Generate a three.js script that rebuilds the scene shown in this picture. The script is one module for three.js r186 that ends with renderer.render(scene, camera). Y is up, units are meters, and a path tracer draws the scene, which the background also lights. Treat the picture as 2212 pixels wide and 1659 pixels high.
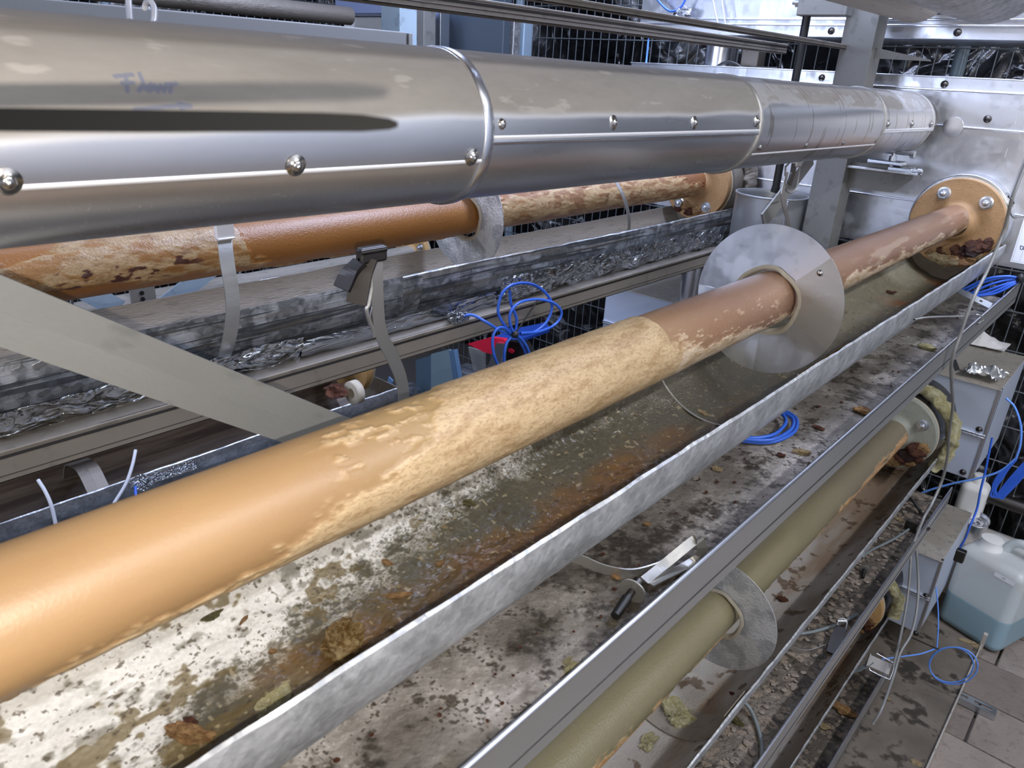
import * as THREE from 'three';
import { RoundedBoxGeometry } from 'three/addons/geometries/RoundedBoxGeometry.js';
import { mergeGeometries, toCreasedNormals } from 'three/addons/utils/BufferGeometryUtils.js';
import { RectAreaLightUniformsLib } from 'three/addons/lights/RectAreaLightUniformsLib.js';

// ---------- camera, exposure, lights ----------
const scene = new THREE.Scene();
scene.background = new THREE.Color(0x050506);
const W = 2212, H = 1659, F = 1598.03;
const camera = new THREE.PerspectiveCamera(2 * Math.atan(H / 2 / F) * 180 / Math.PI, W / H, 0.02, 30);
camera.rotation.order = 'YXZ';
camera.rotation.set(-0.40392711, 0.70965322, 0.05713795);
camera.updateMatrixWorld(true);
camera.focus = 1.15;
camera.userData.fStop = 15;
scene.add(camera);
const renderer = new THREE.WebGLRenderer({ antialias: true });
renderer.toneMapping = THREE.LinearToneMapping;
renderer.toneMappingExposure = 0.8;
renderer.shadowMap.enabled = true;
RectAreaLightUniformsLib.init();
// where the ray through a pixel of the photograph meets a plane or the near side of a pipe that runs along z
const ray = (px, py) => new THREE.Vector3((px - W / 2) / F, -(py - H / 2) / F, -1).applyQuaternion(camera.quaternion);
const onX = (px, py, x) => { const d = ray(px, py); return d.multiplyScalar(x / d.x); };
const onY = (px, py, y) => { const d = ray(px, py); return d.multiplyScalar(y / d.y); };
const onZ = (px, py, z) => { const d = ray(px, py); return d.multiplyScalar(z / d.z); };
const onPipe = (px, py, cx, cy, r, far = false) => {
  const d = ray(px, py), a = d.x * d.x + d.y * d.y, b = -(d.x * cx + d.y * cy), c = cx * cx + cy * cy - r * r;
  const q = Math.sqrt(Math.max(b * b - a * c, 0));
  return d.multiplyScalar((-b + (far ? q : -q)) / a);
};
// the small flash lamp of the camera, just below the lens
const FLASH_AT = new THREE.Vector3(0.004, -0.014, 0.002).applyQuaternion(camera.quaternion);
const flash = new THREE.PointLight(0xfff6ea, 1.55);
flash.position.copy(FLASH_AT); flash.castShadow = true; flash.shadow.radius = 0.1;
scene.add(flash);
// tube lamps under the ceiling: [x, y, z, length, along, intensity]
const CEIL = 1.45, FLOOR = -1.64;
const TUBES = [
  [-0.75, 1.2, -1.62, 1.6, 'x', 230],
  [-1.1, 1.28, 0.55, 1.5, 'x', 42],
  [1.25, 1.28, -1.2, 2.0, 'z', 135],
  [-2.6, 1.28, -1.2, 1.5, 'z', 40],
];
const PANEL = [-2.0, 0.3, 1.75, 1.5, 0.5, 16]; // lamp panel behind the near end of the racks

// ---------- helpers ----------
function rng(s) { return () => { s |= 0; s = s + 0x6D2B79F5 | 0; let t = Math.imul(s ^ s >>> 15, 1 | s); t = t + Math.imul(t ^ t >>> 7, 61 | t) ^ t; return ((t ^ t >>> 14) >>> 0) / 4294967296; }; }
const hash = (x, y, s) => { let h = Math.imul(x, 374761393) + Math.imul(y, 668265263) + Math.imul(s, 974634777) | 0; h = Math.imul(h ^ h >>> 13, 1274126177); return ((h ^ h >>> 16) >>> 0) / 4294967296; };
function vn(x, y, s = 0) {
  const i = Math.floor(x), j = Math.floor(y), f = x - i, g = y - j, u = f * f * (3 - 2 * f), v = g * g * (3 - 2 * g);
  const a = hash(i, j, s), b = hash(i + 1, j, s), c = hash(i, j + 1, s), d = hash(i + 1, j + 1, s);
  return a + (b - a) * u + (c - a) * v + (a - b - c + d) * u * v;
}
function fbm(x, y, o = 4, s = 0) { let t = 0, a = 0.5, n = 0; for (let k = 0; k < o; k++) { t += a * vn(x, y, s + k * 17); n += a; a *= 0.5; x = x * 2.03 + 3.1; y = y * 2.03 + 1.7; } return t / n; }
const sst = (a, b, x) => { const t = Math.min(1, Math.max(0, (x - a) / (b - a))); return t * t * (3 - 2 * t); };
const mix = (a, b, t) => a + (b - a) * t;
const mix3 = (a, b, t) => [mix(a[0], b[0], t), mix(a[1], b[1], t), mix(a[2], b[2], t)];
function lerpAt(tab, x) { if (x <= tab[0][0]) return tab[0][1]; for (let i = 1; i < tab.length; i++) if (x <= tab[i][0]) { const t = (x - tab[i - 1][0]) / (tab[i][0] - tab[i - 1][0]); return mix(tab[i - 1][1], tab[i][1], t); } return tab[tab.length - 1][1]; }
function cell(x, y, s) { // distance to the nearest cell point, and that cell's own number
  const i = Math.floor(x), j = Math.floor(y); let d1 = 9, id = 0;
  for (let a = -1; a <= 1; a++) for (let b = -1; b <= 1; b++) { const X = i + a, Y = j + b, d = Math.hypot(X + hash(X, Y, s) - x, Y + hash(X, Y, s + 5) - y); if (d < d1) { d1 = d; id = hash(X, Y, s + 9); } }
  return [d1, id];
}
// fn(u, v) gives [r, g, b] in 0..255 (sRGB for colour maps)
function tex(w, h, fn, { color = true, rx = 1, ry = 1 } = {}) {
  const d = new Uint8Array(w * h * 4);
  for (let j = 0; j < h; j++) for (let i = 0; i < w; i++) {
    const c = fn((i + 0.5) / w, (j + 0.5) / h), k = (j * w + i) * 4;
    if (typeof c === 'number') d[k] = d[k + 1] = d[k + 2] = Math.max(0, Math.min(255, c));
    else { d[k] = Math.max(0, Math.min(255, c[0])); d[k + 1] = Math.max(0, Math.min(255, c[1])); d[k + 2] = Math.max(0, Math.min(255, c[2])); }
    d[k + 3] = 255;
  }
  const t = new THREE.DataTexture(d, w, h, THREE.RGBAFormat);
  t.wrapS = t.wrapT = THREE.RepeatWrapping; t.magFilter = t.minFilter = THREE.LinearFilter; t.repeat.set(rx, ry);
  if (color) t.colorSpace = THREE.SRGBColorSpace;
  t.needsUpdate = true;
  return t;
}
const rep = (t, rx, ry = rx) => { const c = t.clone(); c.repeat.set(rx, ry); c.needsUpdate = true; return c; };
const std = (color, roughness, metalness = 0, more = {}) => new THREE.MeshStandardMaterial({ color, roughness, metalness, side: THREE.DoubleSide, ...more });
const phy = (color, roughness, metalness = 0, more = {}) => new THREE.MeshPhysicalMaterial({ color, roughness, metalness, side: THREE.DoubleSide, ...more });

// objects
const taken = {};
function numbered(n) { taken[n] = (taken[n] ?? -1) + 1; return taken[n] ? `${n}_${String(taken[n]).padStart(3, '0')}` : n; }
function thing(name, label, category, at = [0, 0, 0], group) {
  const o = new THREE.Group(); o.name = numbered(name); o.position.set(...at); o.userData = { label, category };
  if (group) o.userData.group = group;
  scene.add(o); return o;
}
function part(name, geo, m, parent, label) {
  const o = new THREE.Mesh(Array.isArray(geo) ? merge(geo) : geo, m);
  o.name = name; o.castShadow = o.receiveShadow = true;
  if (label) o.userData.label = label;
  if (parent) { const seen = parent.children.filter((c) => c.name === name || c.name.startsWith(name + '_0')).length; if (seen) o.name = `${name}_${String(seen).padStart(3, '0')}`; parent.add(o); }
  return o;
}
function solo(name, geo, m, label, category, group) { const o = part(numbered(name), geo, m); o.userData = { label, category }; if (group) o.userData.group = group; scene.add(o); return o; }
function struct(name, geo, m) { const o = part(name, geo, m); o.userData = { kind: 'structure' }; scene.add(o); return o; }
function merge(list) {
  const l = list.map((g) => { const n = g.index ? g.toNonIndexed() : g.clone(); for (const k of Object.keys(n.attributes)) if (!['position', 'normal', 'uv'].includes(k)) n.deleteAttribute(k); if (!n.attributes.uv) n.setAttribute('uv', new THREE.BufferAttribute(new Float32Array(n.attributes.position.count * 2), 2)); n.clearGroups?.(); return n; });
  return mergeGeometries(l, false);
}
// uv in metres, from the axis each face looks along
function metre(g, turn = false) {
  const n = g.index ? g.toNonIndexed() : g, p = n.attributes.position, uv = new Float32Array(p.count * 2);
  const a = new THREE.Vector3(), b = new THREE.Vector3(), c = new THREE.Vector3();
  for (let i = 0; i < p.count; i += 3) {
    a.fromBufferAttribute(p, i); b.fromBufferAttribute(p, i + 1); c.fromBufferAttribute(p, i + 2);
    const nn = b.clone().sub(a).cross(c.clone().sub(a)), x = Math.abs(nn.x), y = Math.abs(nn.y), z = Math.abs(nn.z);
    [a, b, c].forEach((q, k) => { let s, t; if (x >= y && x >= z) { s = q.z; t = q.y; } else if (y >= z) { s = q.z; t = q.x; } else { s = q.x; t = q.y; } uv[(i + k) * 2] = turn ? t : s; uv[(i + k) * 2 + 1] = turn ? s : t; });
  }
  n.setAttribute('uv', new THREE.BufferAttribute(uv, 2));
  return n;
}
function bx(x0, x1, y0, y1, z0, z1, r = 0.0015) {
  const w = Math.abs(x1 - x0), h = Math.abs(y1 - y0), d = Math.abs(z1 - z0), rr = Math.min(r, w * 0.3, h * 0.3, d * 0.3);
  const g = new RoundedBoxGeometry(w, h, d, 1, rr);
  g.translate((x0 + x1) / 2, (y0 + y1) / 2, (z0 + z1) / 2);
  return metre(g);
}
const V = (x, y, z) => new THREE.Vector3(x, y, z);
function rod(a, b, r, n = 10, r2 = r) {
  const d = b.clone().sub(a), g = new THREE.CylinderGeometry(r2, r, d.length(), n, 1);
  g.applyQuaternion(new THREE.Quaternion().setFromUnitVectors(V(0, 1, 0), d.clone().normalize()));
  return g.translate((a.x + b.x) / 2, (a.y + b.y) / 2, (a.z + b.z) / 2);
}
const tube = (pts, r, seg = 60, n = 8, closed = false) => new THREE.TubeGeometry(new THREE.CatmullRomCurve3(pts, closed, 'catmullrom', 0.5), seg, r, n, closed);
// a flat band that follows points, its width along the given direction
function band(pts, side, width, thick = 0.0012, seg = 40) {
  const c = new THREE.CatmullRomCurve3(pts, false, 'catmullrom', 0.5), pos = [], uv = [], idx = [];
  const sideAt = typeof side === 'function' ? side : () => side;
  for (let i = 0; i <= seg; i++) {
    const p = c.getPoint(i / seg), t = c.getTangent(i / seg), s0 = sideAt(i / seg).clone(), s = s0.sub(t.clone().multiplyScalar(s0.dot(t))).normalize(), n = t.clone().cross(s).normalize();
    for (const [a, b] of [[-1, -1], [1, -1], [1, 1], [-1, 1]]) { const q = p.clone().addScaledVector(s, a * width / 2).addScaledVector(n, b * thick / 2); pos.push(q.x, q.y, q.z); uv.push(i / seg * 0.3, a * width / 2); }
    if (i) for (let k = 0; k < 4; k++) { const o = i * 4, m = (k + 1) % 4; idx.push(o - 4 + k, o - 4 + m, o + m, o - 4 + k, o + m, o + k); }
  }
  const e = seg * 4; idx.push(0, 2, 1, 0, 3, 2, e, e + 1, e + 2, e, e + 2, e + 3);
  const g = new THREE.BufferGeometry(); g.setAttribute('position', new THREE.Float32BufferAttribute(pos, 3)); g.setAttribute('uv', new THREE.Float32BufferAttribute(uv, 2)); g.setIndex(idx);
  return toCreasedNormals(g, 0.5);
}
// a grid skin along z: at(t, z) gives [x, y] for t in 0..1; uv chosen by map
function skin(at, z0, z1, nt, nz, { unit = true, len = 1, us = 1 } = {}) {
  const pos = [], uv = [], idx = [];
  for (let j = 0; j <= nz; j++) for (let i = 0; i <= nt; i++) {
    const z = mix(z0, z1, j / nz), [x, y, dz = 0] = at(i / nt, z); pos.push(x, y, z + dz);
    uv.push(unit ? j / nz : z * us, unit ? i / nt : i / nt * len);
    if (i && j) { const a = j * (nt + 1) + i, b = a - nt - 1; idx.push(b - 1, a - 1, b, b, a - 1, a); }
  }
  const g = new THREE.BufferGeometry(); g.setAttribute('position', new THREE.Float32BufferAttribute(pos, 3)); g.setAttribute('uv', new THREE.Float32BufferAttribute(uv, 2)); g.setIndex(idx); g.computeVertexNormals();
  return g;
}
// a bent sheet with thickness, its open outline swept along z
function sheet(outline, th, z0, z1, nz = 1, wob = null) {
  const n = outline.length, off = outline.map((p, i) => { const a = outline[Math.max(0, i - 1)], b = outline[Math.min(n - 1, i + 1)], dx = b[0] - a[0], dy = b[1] - a[1], l = Math.hypot(dx, dy) || 1; return [p[0] - dy / l * th, p[1] + dx / l * th]; });
  const loop = [...outline, ...off.reverse()], s = [0];
  for (let i = 1; i < loop.length; i++) s.push(s[i - 1] + Math.hypot(loop[i][0] - loop[i - 1][0], loop[i][1] - loop[i - 1][1]));
  const pos = [], uv = [], idx = [], m = loop.length;
  for (let j = 0; j <= nz; j++) for (let i = 0; i <= m; i++) {
    const p = loop[i % m], z = mix(z0, z1, j / nz), w = wob ? wob(i % m, z) : [0, 0]; pos.push(p[0] + w[0], p[1] + w[1], z); uv.push(z, i === m ? s[m - 1] + th : s[i]);
    if (i && j) { const a = j * (m + 1) + i, b = a - m - 1; idx.push(b - 1, b, a - 1, b, a, a - 1); }
  }
  for (const [j, f] of [[0, 1], [nz, 0]]) for (let i = 0; i < n - 1; i++) { const o = j * (m + 1), q = [o + i, o + i + 1, o + m - 2 - i, o + m - 1 - i]; if (f) idx.push(q[0], q[2], q[1], q[0], q[3], q[2]); else idx.push(q[0], q[1], q[2], q[0], q[2], q[3]); }
  const g = new THREE.BufferGeometry(); g.setAttribute('position', new THREE.Float32BufferAttribute(pos, 3)); g.setAttribute('uv', new THREE.Float32BufferAttribute(uv, 2)); g.setIndex(idx);
  return toCreasedNormals(g, 0.5);
}
const arc = (cx, cy, r, a0, a1, n) => Array.from({ length: n + 1 }, (_, i) => { const a = mix(a0, a1, i / n) * Math.PI / 180; return [cx + r * Math.cos(a), cy + r * Math.sin(a)]; });
function lathe(profile, n = 32) { return new THREE.LatheGeometry(profile.map(([r, y]) => new THREE.Vector2(r, y)), n); }
const latheZ = (profile, n = 40) => lathe(profile, n).rotateX(Math.PI / 2); // profile's second number runs along +z
function face(g, dir) { return g.applyQuaternion(new THREE.Quaternion().setFromUnitVectors(V(0, 0, 1), dir.clone().normalize())); }
function plate(outline, depth, holes = [], bevel = 0) { // in the xy plane, thick along z
  const sh = new THREE.Shape(outline.map((p) => new THREE.Vector2(p[0], p[1])));
  for (const h of holes) sh.holes.push(new THREE.Path(h.map((p) => new THREE.Vector2(p[0], p[1]))));
  return metre(new THREE.ExtrudeGeometry(sh, { depth, bevelEnabled: bevel > 0, bevelSize: bevel, bevelThickness: bevel, bevelSegments: 1, steps: 1 }));
}
function lump(r, seed, sx = 1, sy = 1, sz = 1, rough = 0.45, det = 3) {
  const g = new THREE.IcosahedronGeometry(r, det), p = g.attributes.position, v = V(0, 0, 0);
  for (let i = 0; i < p.count; i++) {
    v.fromBufferAttribute(p, i); const d = v.clone().normalize();
    const k = 1 + rough * 2 * (fbm(d.x * 1.6 + d.z * 1.1 + seed, d.y * 1.6 + d.z * 0.7 + seed * 2.3, 4, seed) - 0.5) + rough * 0.35 * (vn(d.x * 9 + seed, d.y * 9 + d.z * 7, seed) - 0.5);
    p.setXYZ(i, v.x * k * sx, v.y * k * sy, v.z * k * sz);
  }
  g.computeVertexNormals(); return g;
}
// ---------- textures and materials ----------
const grainBump = tex(512, 512, (u, v) => 255 * fbm(u * 40, v * 40, 4, 3), { color: false });
const smudge = tex(1024, 1024, (u, v) => { const a = fbm(u * 6, v * 6, 5, 21), b = fbm(u * 60, v * 8, 3, 5); return 255 * (0.22 + 0.2 * a + 0.08 * b + 0.12 * sst(0.5, 0.72, fbm(u * 14, v * 14, 4, 8))); }, { color: false });
const aluColor = tex(1024, 1024, (u, v) => { const a = fbm(u * 5, v * 5, 5, 31), d = sst(0.6, 0.75, fbm(u * 22, v * 22, 4, 12)); const k = 214 + 22 * (a - 0.5) - 12 * d; return [k, k + 2, k + 6]; });
const galvColor = tex(1024, 1024, (u, v) => { const q = 1.1 * fbm(u * 50, v * 50, 3, 6), [d, id] = cell(u * 40 + q, v * 40 - q, 4), a = fbm(u * 7, v * 7, 5, 41), w = sst(0.52, 0.75, fbm(u * 26 + 3, v * 22, 5, 77)); let k = 178 + 24 * id - 5 * d + 70 * (a - 0.5) + 26 * (fbm(u * 90, v * 90, 3, 43) - 0.5); k = mix(k, 214, w * 0.6); return [k, k + 1, k + 1]; });
const galvRough = tex(512, 512, (u, v) => { const [, id] = cell(u * 34, v * 34, 4); return 255 * (0.3 + 0.12 * id + 0.2 * fbm(u * 18 + 3, v * 18, 4, 77)); }, { color: false });
const paintColor = tex(512, 512, (u, v) => { const a = fbm(u * 6, v * 6, 4, 51), d = sst(0.6, 0.8, fbm(u * 25, v * 25, 3, 52)); const k = 236 + 26 * (a - 0.5) - 26 * d; return [k, k - 1, k - 3]; });
const plasticBump = tex(1024, 1024, (u, v) => { const x = u * 9 + 2.4 * fbm(u * 6, v * 6, 3, 61), y = v * 9 + 2.4 * fbm(u * 6 + 7, v * 6, 3, 62); return 255 * (0.55 * (1 - Math.abs(2 * fbm(x, y, 3, 63) - 1)) + 0.45 * fbm(u * 4 + v * 7, v * 3 - u * 3, 3, 64)); }, { color: false });
const foilBump = tex(1024, 512, (u, v) => { const x = u * 14 + 2 * fbm(u * 8, v * 8, 3, 71), y = v * 22 + 3 * fbm(u * 8 + 9, v * 8, 3, 72), [d, id] = cell(x, y, 73); return 255 * (0.6 * Math.abs(2 * fbm(x * 0.8, y * 0.5, 3, 74) - 1) + 0.3 * id + 0.1 * d); }, { color: false });

const M = {};
M.alu = std(0xffffff, 1, 1, { map: rep(aluColor, 2), roughnessMap: rep(smudge, 2), bumpMap: rep(smudge, 3), bumpScale: 0.0006 });
M.aluBright = std(0xe6e8ee, 0.26, 1, { roughnessMap: null });
const streakColor = tex(1024, 512, (u, v) => { const q = 1.1 * fbm(u * 60, v * 20, 3, 6), [d, id] = cell(u * 110 + q, v * 28 - q, 14), a = fbm(u * 5, v * 14, 5, 441), s = fbm(u * 5, v * 46, 4, 443), w = sst(0.5, 0.7, fbm(u * 30 + 3, v * 9, 5, 477)); let k = 150 + 52 * (id - 0.5) - 8 * d + 60 * (a - 0.5); k = mix(k, 222, w * 0.75); k = mix(k, 84, sst(0.52, 0.66, s) * 0.75); const br = sst(0.5, 0.7, fbm(u * 7 + 9, v * 22, 4, 479)) * 0.5; return mix3([k, k + 2, k + 3], [150, 138, 122], br); });
M.aluDull = std(0xc6cfdd, 0.48, 0.45, { bumpMap: rep(smudge, 3), bumpScale: 0.0005 });
M.foilBright = std(0xeceef0, 0.28, 0.75);
M.galvPale = std(0xececec, 1, 0.6, { map: rep(galvColor, 4), roughnessMap: rep(galvRough, 4), bumpMap: rep(grainBump, 4), bumpScale: 0.0008 });
M.galvStreak = std(0xffffff, 1, 0.75, { map: rep(streakColor, 1.2, 5), roughnessMap: rep(galvRough, 4), bumpMap: rep(streakColor, 1.2, 5), bumpScale: 0.0012 });
M.aluHem = std(0xf0f0f2, 0.45, 0.6);
M.galv = std(0xffffff, 1, 0.85, { map: rep(galvColor, 4), roughnessMap: rep(galvRough, 4), bumpMap: rep(grainBump, 4), bumpScale: 0.0006 });
M.steel = std(0xbdbcb8, 0.42, 0.9, { roughnessMap: null, bumpMap: rep(smudge, 8), bumpScale: 0.0004 });
M.darkSteel = std(0x565350, 0.38, 1);
M.paint = std(0x838380, 0.55, 0.15, { map: rep(paintColor, 2), bumpMap: rep(grainBump, 8), bumpScale: 0.00015 });
M.brownPaint = std(0x8a837a, 0.55, 0.35, { map: rep(paintColor, 2), bumpMap: rep(grainBump, 8), bumpScale: 0.0002 });
M.bluePaint = std(0x9fb3c2, 0.5, 0.2, { map: rep(paintColor, 2) });
M.black = std(0x141414, 0.45);
M.rubber = std(0x1b1c1d, 0.6);
M.plastic = phy(0x08080a, 0.2, 0, { bumpMap: rep(plasticBump, 0.7), bumpScale: 0.09, clearcoat: 0.5, clearcoatRoughness: 0.15 });
M.foil = std(0xc4c8cc, 0.08, 1, { bumpMap: rep(foilBump, 1.6), bumpScale: 0.014 });
M.blue = std(0x2f5fc4, 0.38, 0, { });
M.paleBlue = std(0x5f8fdd, 0.4);
M.white = std(0xe9e8e4, 0.5);
M.gasket = std(0xd9cdb6, 0.7, 0, { bumpMap: rep(grainBump, 6), bumpScale: 0.001 });
M.zinc = std(0xcdd2d8, 0.3, 1);
M.screw = std(0xbab6b0, 0.22, 1);
M.foilCalm = std(0xb4b8bc, 0.1, 1, { bumpMap: rep(foilBump, 0.5, 2.5), bumpScale: 0.004 });
M.nylon = phy(0xdcdde0, 0.35, 0, { transmission: 0.25, thickness: 0 });
M.hose = phy(0xa9a9a6, 0.25, 0, { transmission: 0.55, thickness: 0 });
M.greyCable = std(0x6f7678, 0.5);
const mottle = (a, b, s) => tex(256, 256, (u, v) => mix3(a, b, sst(0.3, 0.68, 0.6 * fbm(u * 14, v * 14, 4, s) + 0.4 * fbm(u * 50, v * 50, 3, s + 1))));
M.wool = std(0xffffff, 0.95, 0, { map: mottle([204, 192, 128], [246, 238, 196], 401), bumpMap: rep(grainBump, 14), bumpScale: 0.004 });
M.woolWet = std(0xffffff, 0.5, 0, { map: mottle([96, 88, 52], [146, 138, 84], 403), bumpMap: rep(grainBump, 14), bumpScale: 0.003 });
M.flake = std(0xffffff, 0.5, 0, { map: mottle([148, 104, 60], [210, 168, 114], 405), bumpMap: rep(grainBump, 14), bumpScale: 0.002 });
M.flakeWet = phy(0xffffff, 0.25, 0, { map: mottle([130, 96, 50], [206, 180, 128], 411), bumpMap: rep(grainBump, 14), bumpScale: 0.003 });
M.flakePale = std(0xffffff, 0.7, 0, { map: mottle([164, 134, 92], [216, 198, 156], 407), bumpMap: rep(grainBump, 14), bumpScale: 0.002 });
M.rust = std(0xffffff, 0.5, 0, { map: mottle([74, 36, 26], [136, 82, 50], 409), bumpMap: rep(grainBump, 10), bumpScale: 0.003 });
M.rustDark = std(0x3a1a14, 0.35, 0, { bumpMap: rep(grainBump, 10), bumpScale: 0.003 });
M.red = std(0xd01f3c, 0.4);
M.caddyBlue = std(0x1d3f8e, 0.45);

// mineral crust on a pipe: how strongly it covers the pipe at (metres along, degrees round)
function crustCover(z, a, edge, lo, seed) { // edge(z): the angle up to which it climbs from the underside, lo(z): the angle where it starts
  const n = fbm(z * 26, a * 0.055, 5, seed) - 0.5, f = fbm(z * 130, a * 0.26, 3, seed + 3) - 0.5, w = n * 70 + f * 26;
  return sst(-7, 7, edge(z) + w - a) * sst(-7, 7, a - lo(z) + w * 0.6);
}
function crustColor(z, a, pale, dark, seed) {
  const n = fbm(z * 220, a * 0.42, 4, seed + 7), m = fbm(z * 40, a * 0.09, 4, seed + 11), p = sst(0.62, 0.74, vn(z * 420, a * 0.85, seed + 13));
  return mix3(mix3(dark, pale, sst(0.15, 0.62, n * 0.4 + m * 0.6)), [pale[0] * 0.55, pale[1] * 0.45, pale[2] * 0.34], p * 0.25);
}
// front pipe
const frontEdge = (z) => lerpAt([[-2.05, -15], [-1.6, -8], [-1.3, 2], [-1.1, -8], [-0.95, -30], [-0.9, -32], [-0.72, 8], [-0.655, 28], [-0.645, 210], [-0.48, 200], [-0.38, 140], [-0.33, 38], [-0.29, 12], [-0.25, 2], [-0.2, -12], [-0.172, -28], [-0.16, -44], [-0.12, -42], [-0.05, -50], [0.2, -60]], z);
const frontLo = (z) => lerpAt([[-2.05, -20], [-1.6, -30], [-1.2, -52], [-1, -120], [0.3, -120]], z);
const spots = (z, a) => sst(0.6, 0.68, fbm(z * 80 + 5, a * 0.15, 4, 203)) * sst(-0.4, -0.33, -Math.abs(z + 0.29) * 1.9 - 0.28) * sst(20, 50, a) * sst(125, 80, a);
const frontCover = (z, a) => Math.max(crustCover(z, a, frontEdge, frontLo, 101), spots(z, a), 0.7 * sst(0.66, 0.72, fbm(z * 60, a * 0.14, 4, 207)) * sst(-1.1, -0.6, -Math.abs(z + 0.72) * 4) * sst(60, 20, Math.abs(a - 5)));
function frontPipeColor(z, a) {
  const far = sst(-0.5, -0.85, z), base = mix3([148, 117, 80], [130, 98, 76], far), n = fbm(z * 7, a * 0.02, 4, 111) - 0.5;
  let c = [base[0] + 22 * n, base[1] + 20 * n, base[2] + 14 * n];
  const film = sst(-0.64, -0.62, z) * sst(-0.2, -0.35, z) * 0.75; // limed skin
  c = mix3(c, [152, 128, 86], film);
  const white = sst(-1.15, -1.3, z) * sst(0.5, 0.62, fbm(z * 9, a * 0.05, 4, 117)) * sst(75, 30, a) * 0.6;
  c = mix3(c, [168, 150, 132], white);
  const k = frontCover(z, a);
  return mix3(c, crustColor(z, a, far > 0.5 ? [196, 176, 150] : [182, 158, 122], [150, 122, 86], 101), k);
}
const unitToPipe = (z0, z1, fn) => (u, v) => fn(mix(z0, z1, u), v * 360 - 180);
M.pipeNear = std(0xffffff, 0.42, 0, { map: tex(2048, 512, unitToPipe(0.2, -0.7, frontPipeColor)), bumpMap: rep(grainBump, 14, 3), bumpScale: 0.0001 });
M.pipeFar = std(0xffffff, 0.36, 0, { map: tex(1536, 384, unitToPipe(-0.7, -2.0, frontPipeColor)), bumpMap: rep(grainBump, 18, 3), bumpScale: 0.0004 });
// back pipe
const backEdge = (z) => lerpAt([[-1.98, -10], [-1.9, 5], [-1.84, 25], [-1.75, 70], [-1.15, 62], [-1.1, 20], [-1.08, -80], [-0.66, -80], [-0.62, -52], [-0.56, -30], [-0.54, 120], [-0.4, 150], [-0.3, 70], [-0.25, 30], [-0.1, 20], [0.3, 0]], z);
const backLo = (z) => lerpAt([[-2, -80], [-1.5, -40], [-1.12, -30], [-1.0, -120], [-0.62, -80], [-0.55, -38], [-0.4, -28], [-0.28, -10], [0.1, -20]], z);
function backPipeColor(z, a) {
  const n = fbm(z * 6, a * 0.02, 4, 131) - 0.5, far = sst(-1, -1.3, z);
  let c = mix3([138 + 26 * n, 90 + 20 * n, 38 + 12 * n], [116, 76, 48], far);
  const k = crustCover(z, a, backEdge, backLo, 141) * (0.35 + 0.65 * sst(0.36, 0.5, fbm(z * 34, a * 0.07, 5, 147))), d = sst(0.55, 0.66, fbm(z * 60, a * 0.1, 4, 145)) * sst(0.12, 0.07, Math.abs(z + 0.39)) * sst(26, 14, Math.abs(a + 4));
  c = mix3(c, crustColor(z, a, [172, 146, 108], [132, 98, 60], 141), k);
  return mix3(c, [62, 30, 22], d * 0.9);
}
M.pipeBack = std(0xffffff, 0.42, 0, { map: tex(2048, 256, unitToPipe(0.3, -1.98, backPipeColor)), bumpMap: rep(grainBump, 26, 3), bumpScale: 0.0005 });
// olive pipes of the two lower rows
const lowEdge = (z) => lerpAt([[-2, 20], [-1.5, -5], [-1.2, -40], [-0.8, -25], [-0.74, -8], [-0.3, -2], [0.3, 0]], z);
function lowPipeColor(z, a) {
  const n = fbm(z * 6, a * 0.02, 4, 151) - 0.5, far = sst(-1.2, -1.7, z);
  let c = mix3([120 + 22 * n, 112 + 20 * n, 84 + 16 * n], [116, 106, 86], far);
  const k = crustCover(z, a, lowEdge, () => -140, 161);
  return mix3(c, crustColor(z, a, [196, 156, 112], [150, 104, 60], 161), k * 0.9);
}
M.pipeLow = std(0xffffff, 0.45, 0, { map: tex(1536, 256, unitToPipe(0.1, -1.98, lowPipeColor)), bumpMap: rep(grainBump, 26, 3), bumpScale: 0.0005 });
M.pipePlain = std(0x9a958a, 0.6, 0, { map: rep(paintColor, 2), bumpMap: rep(grainBump, 12), bumpScale: 0.001 });
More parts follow.
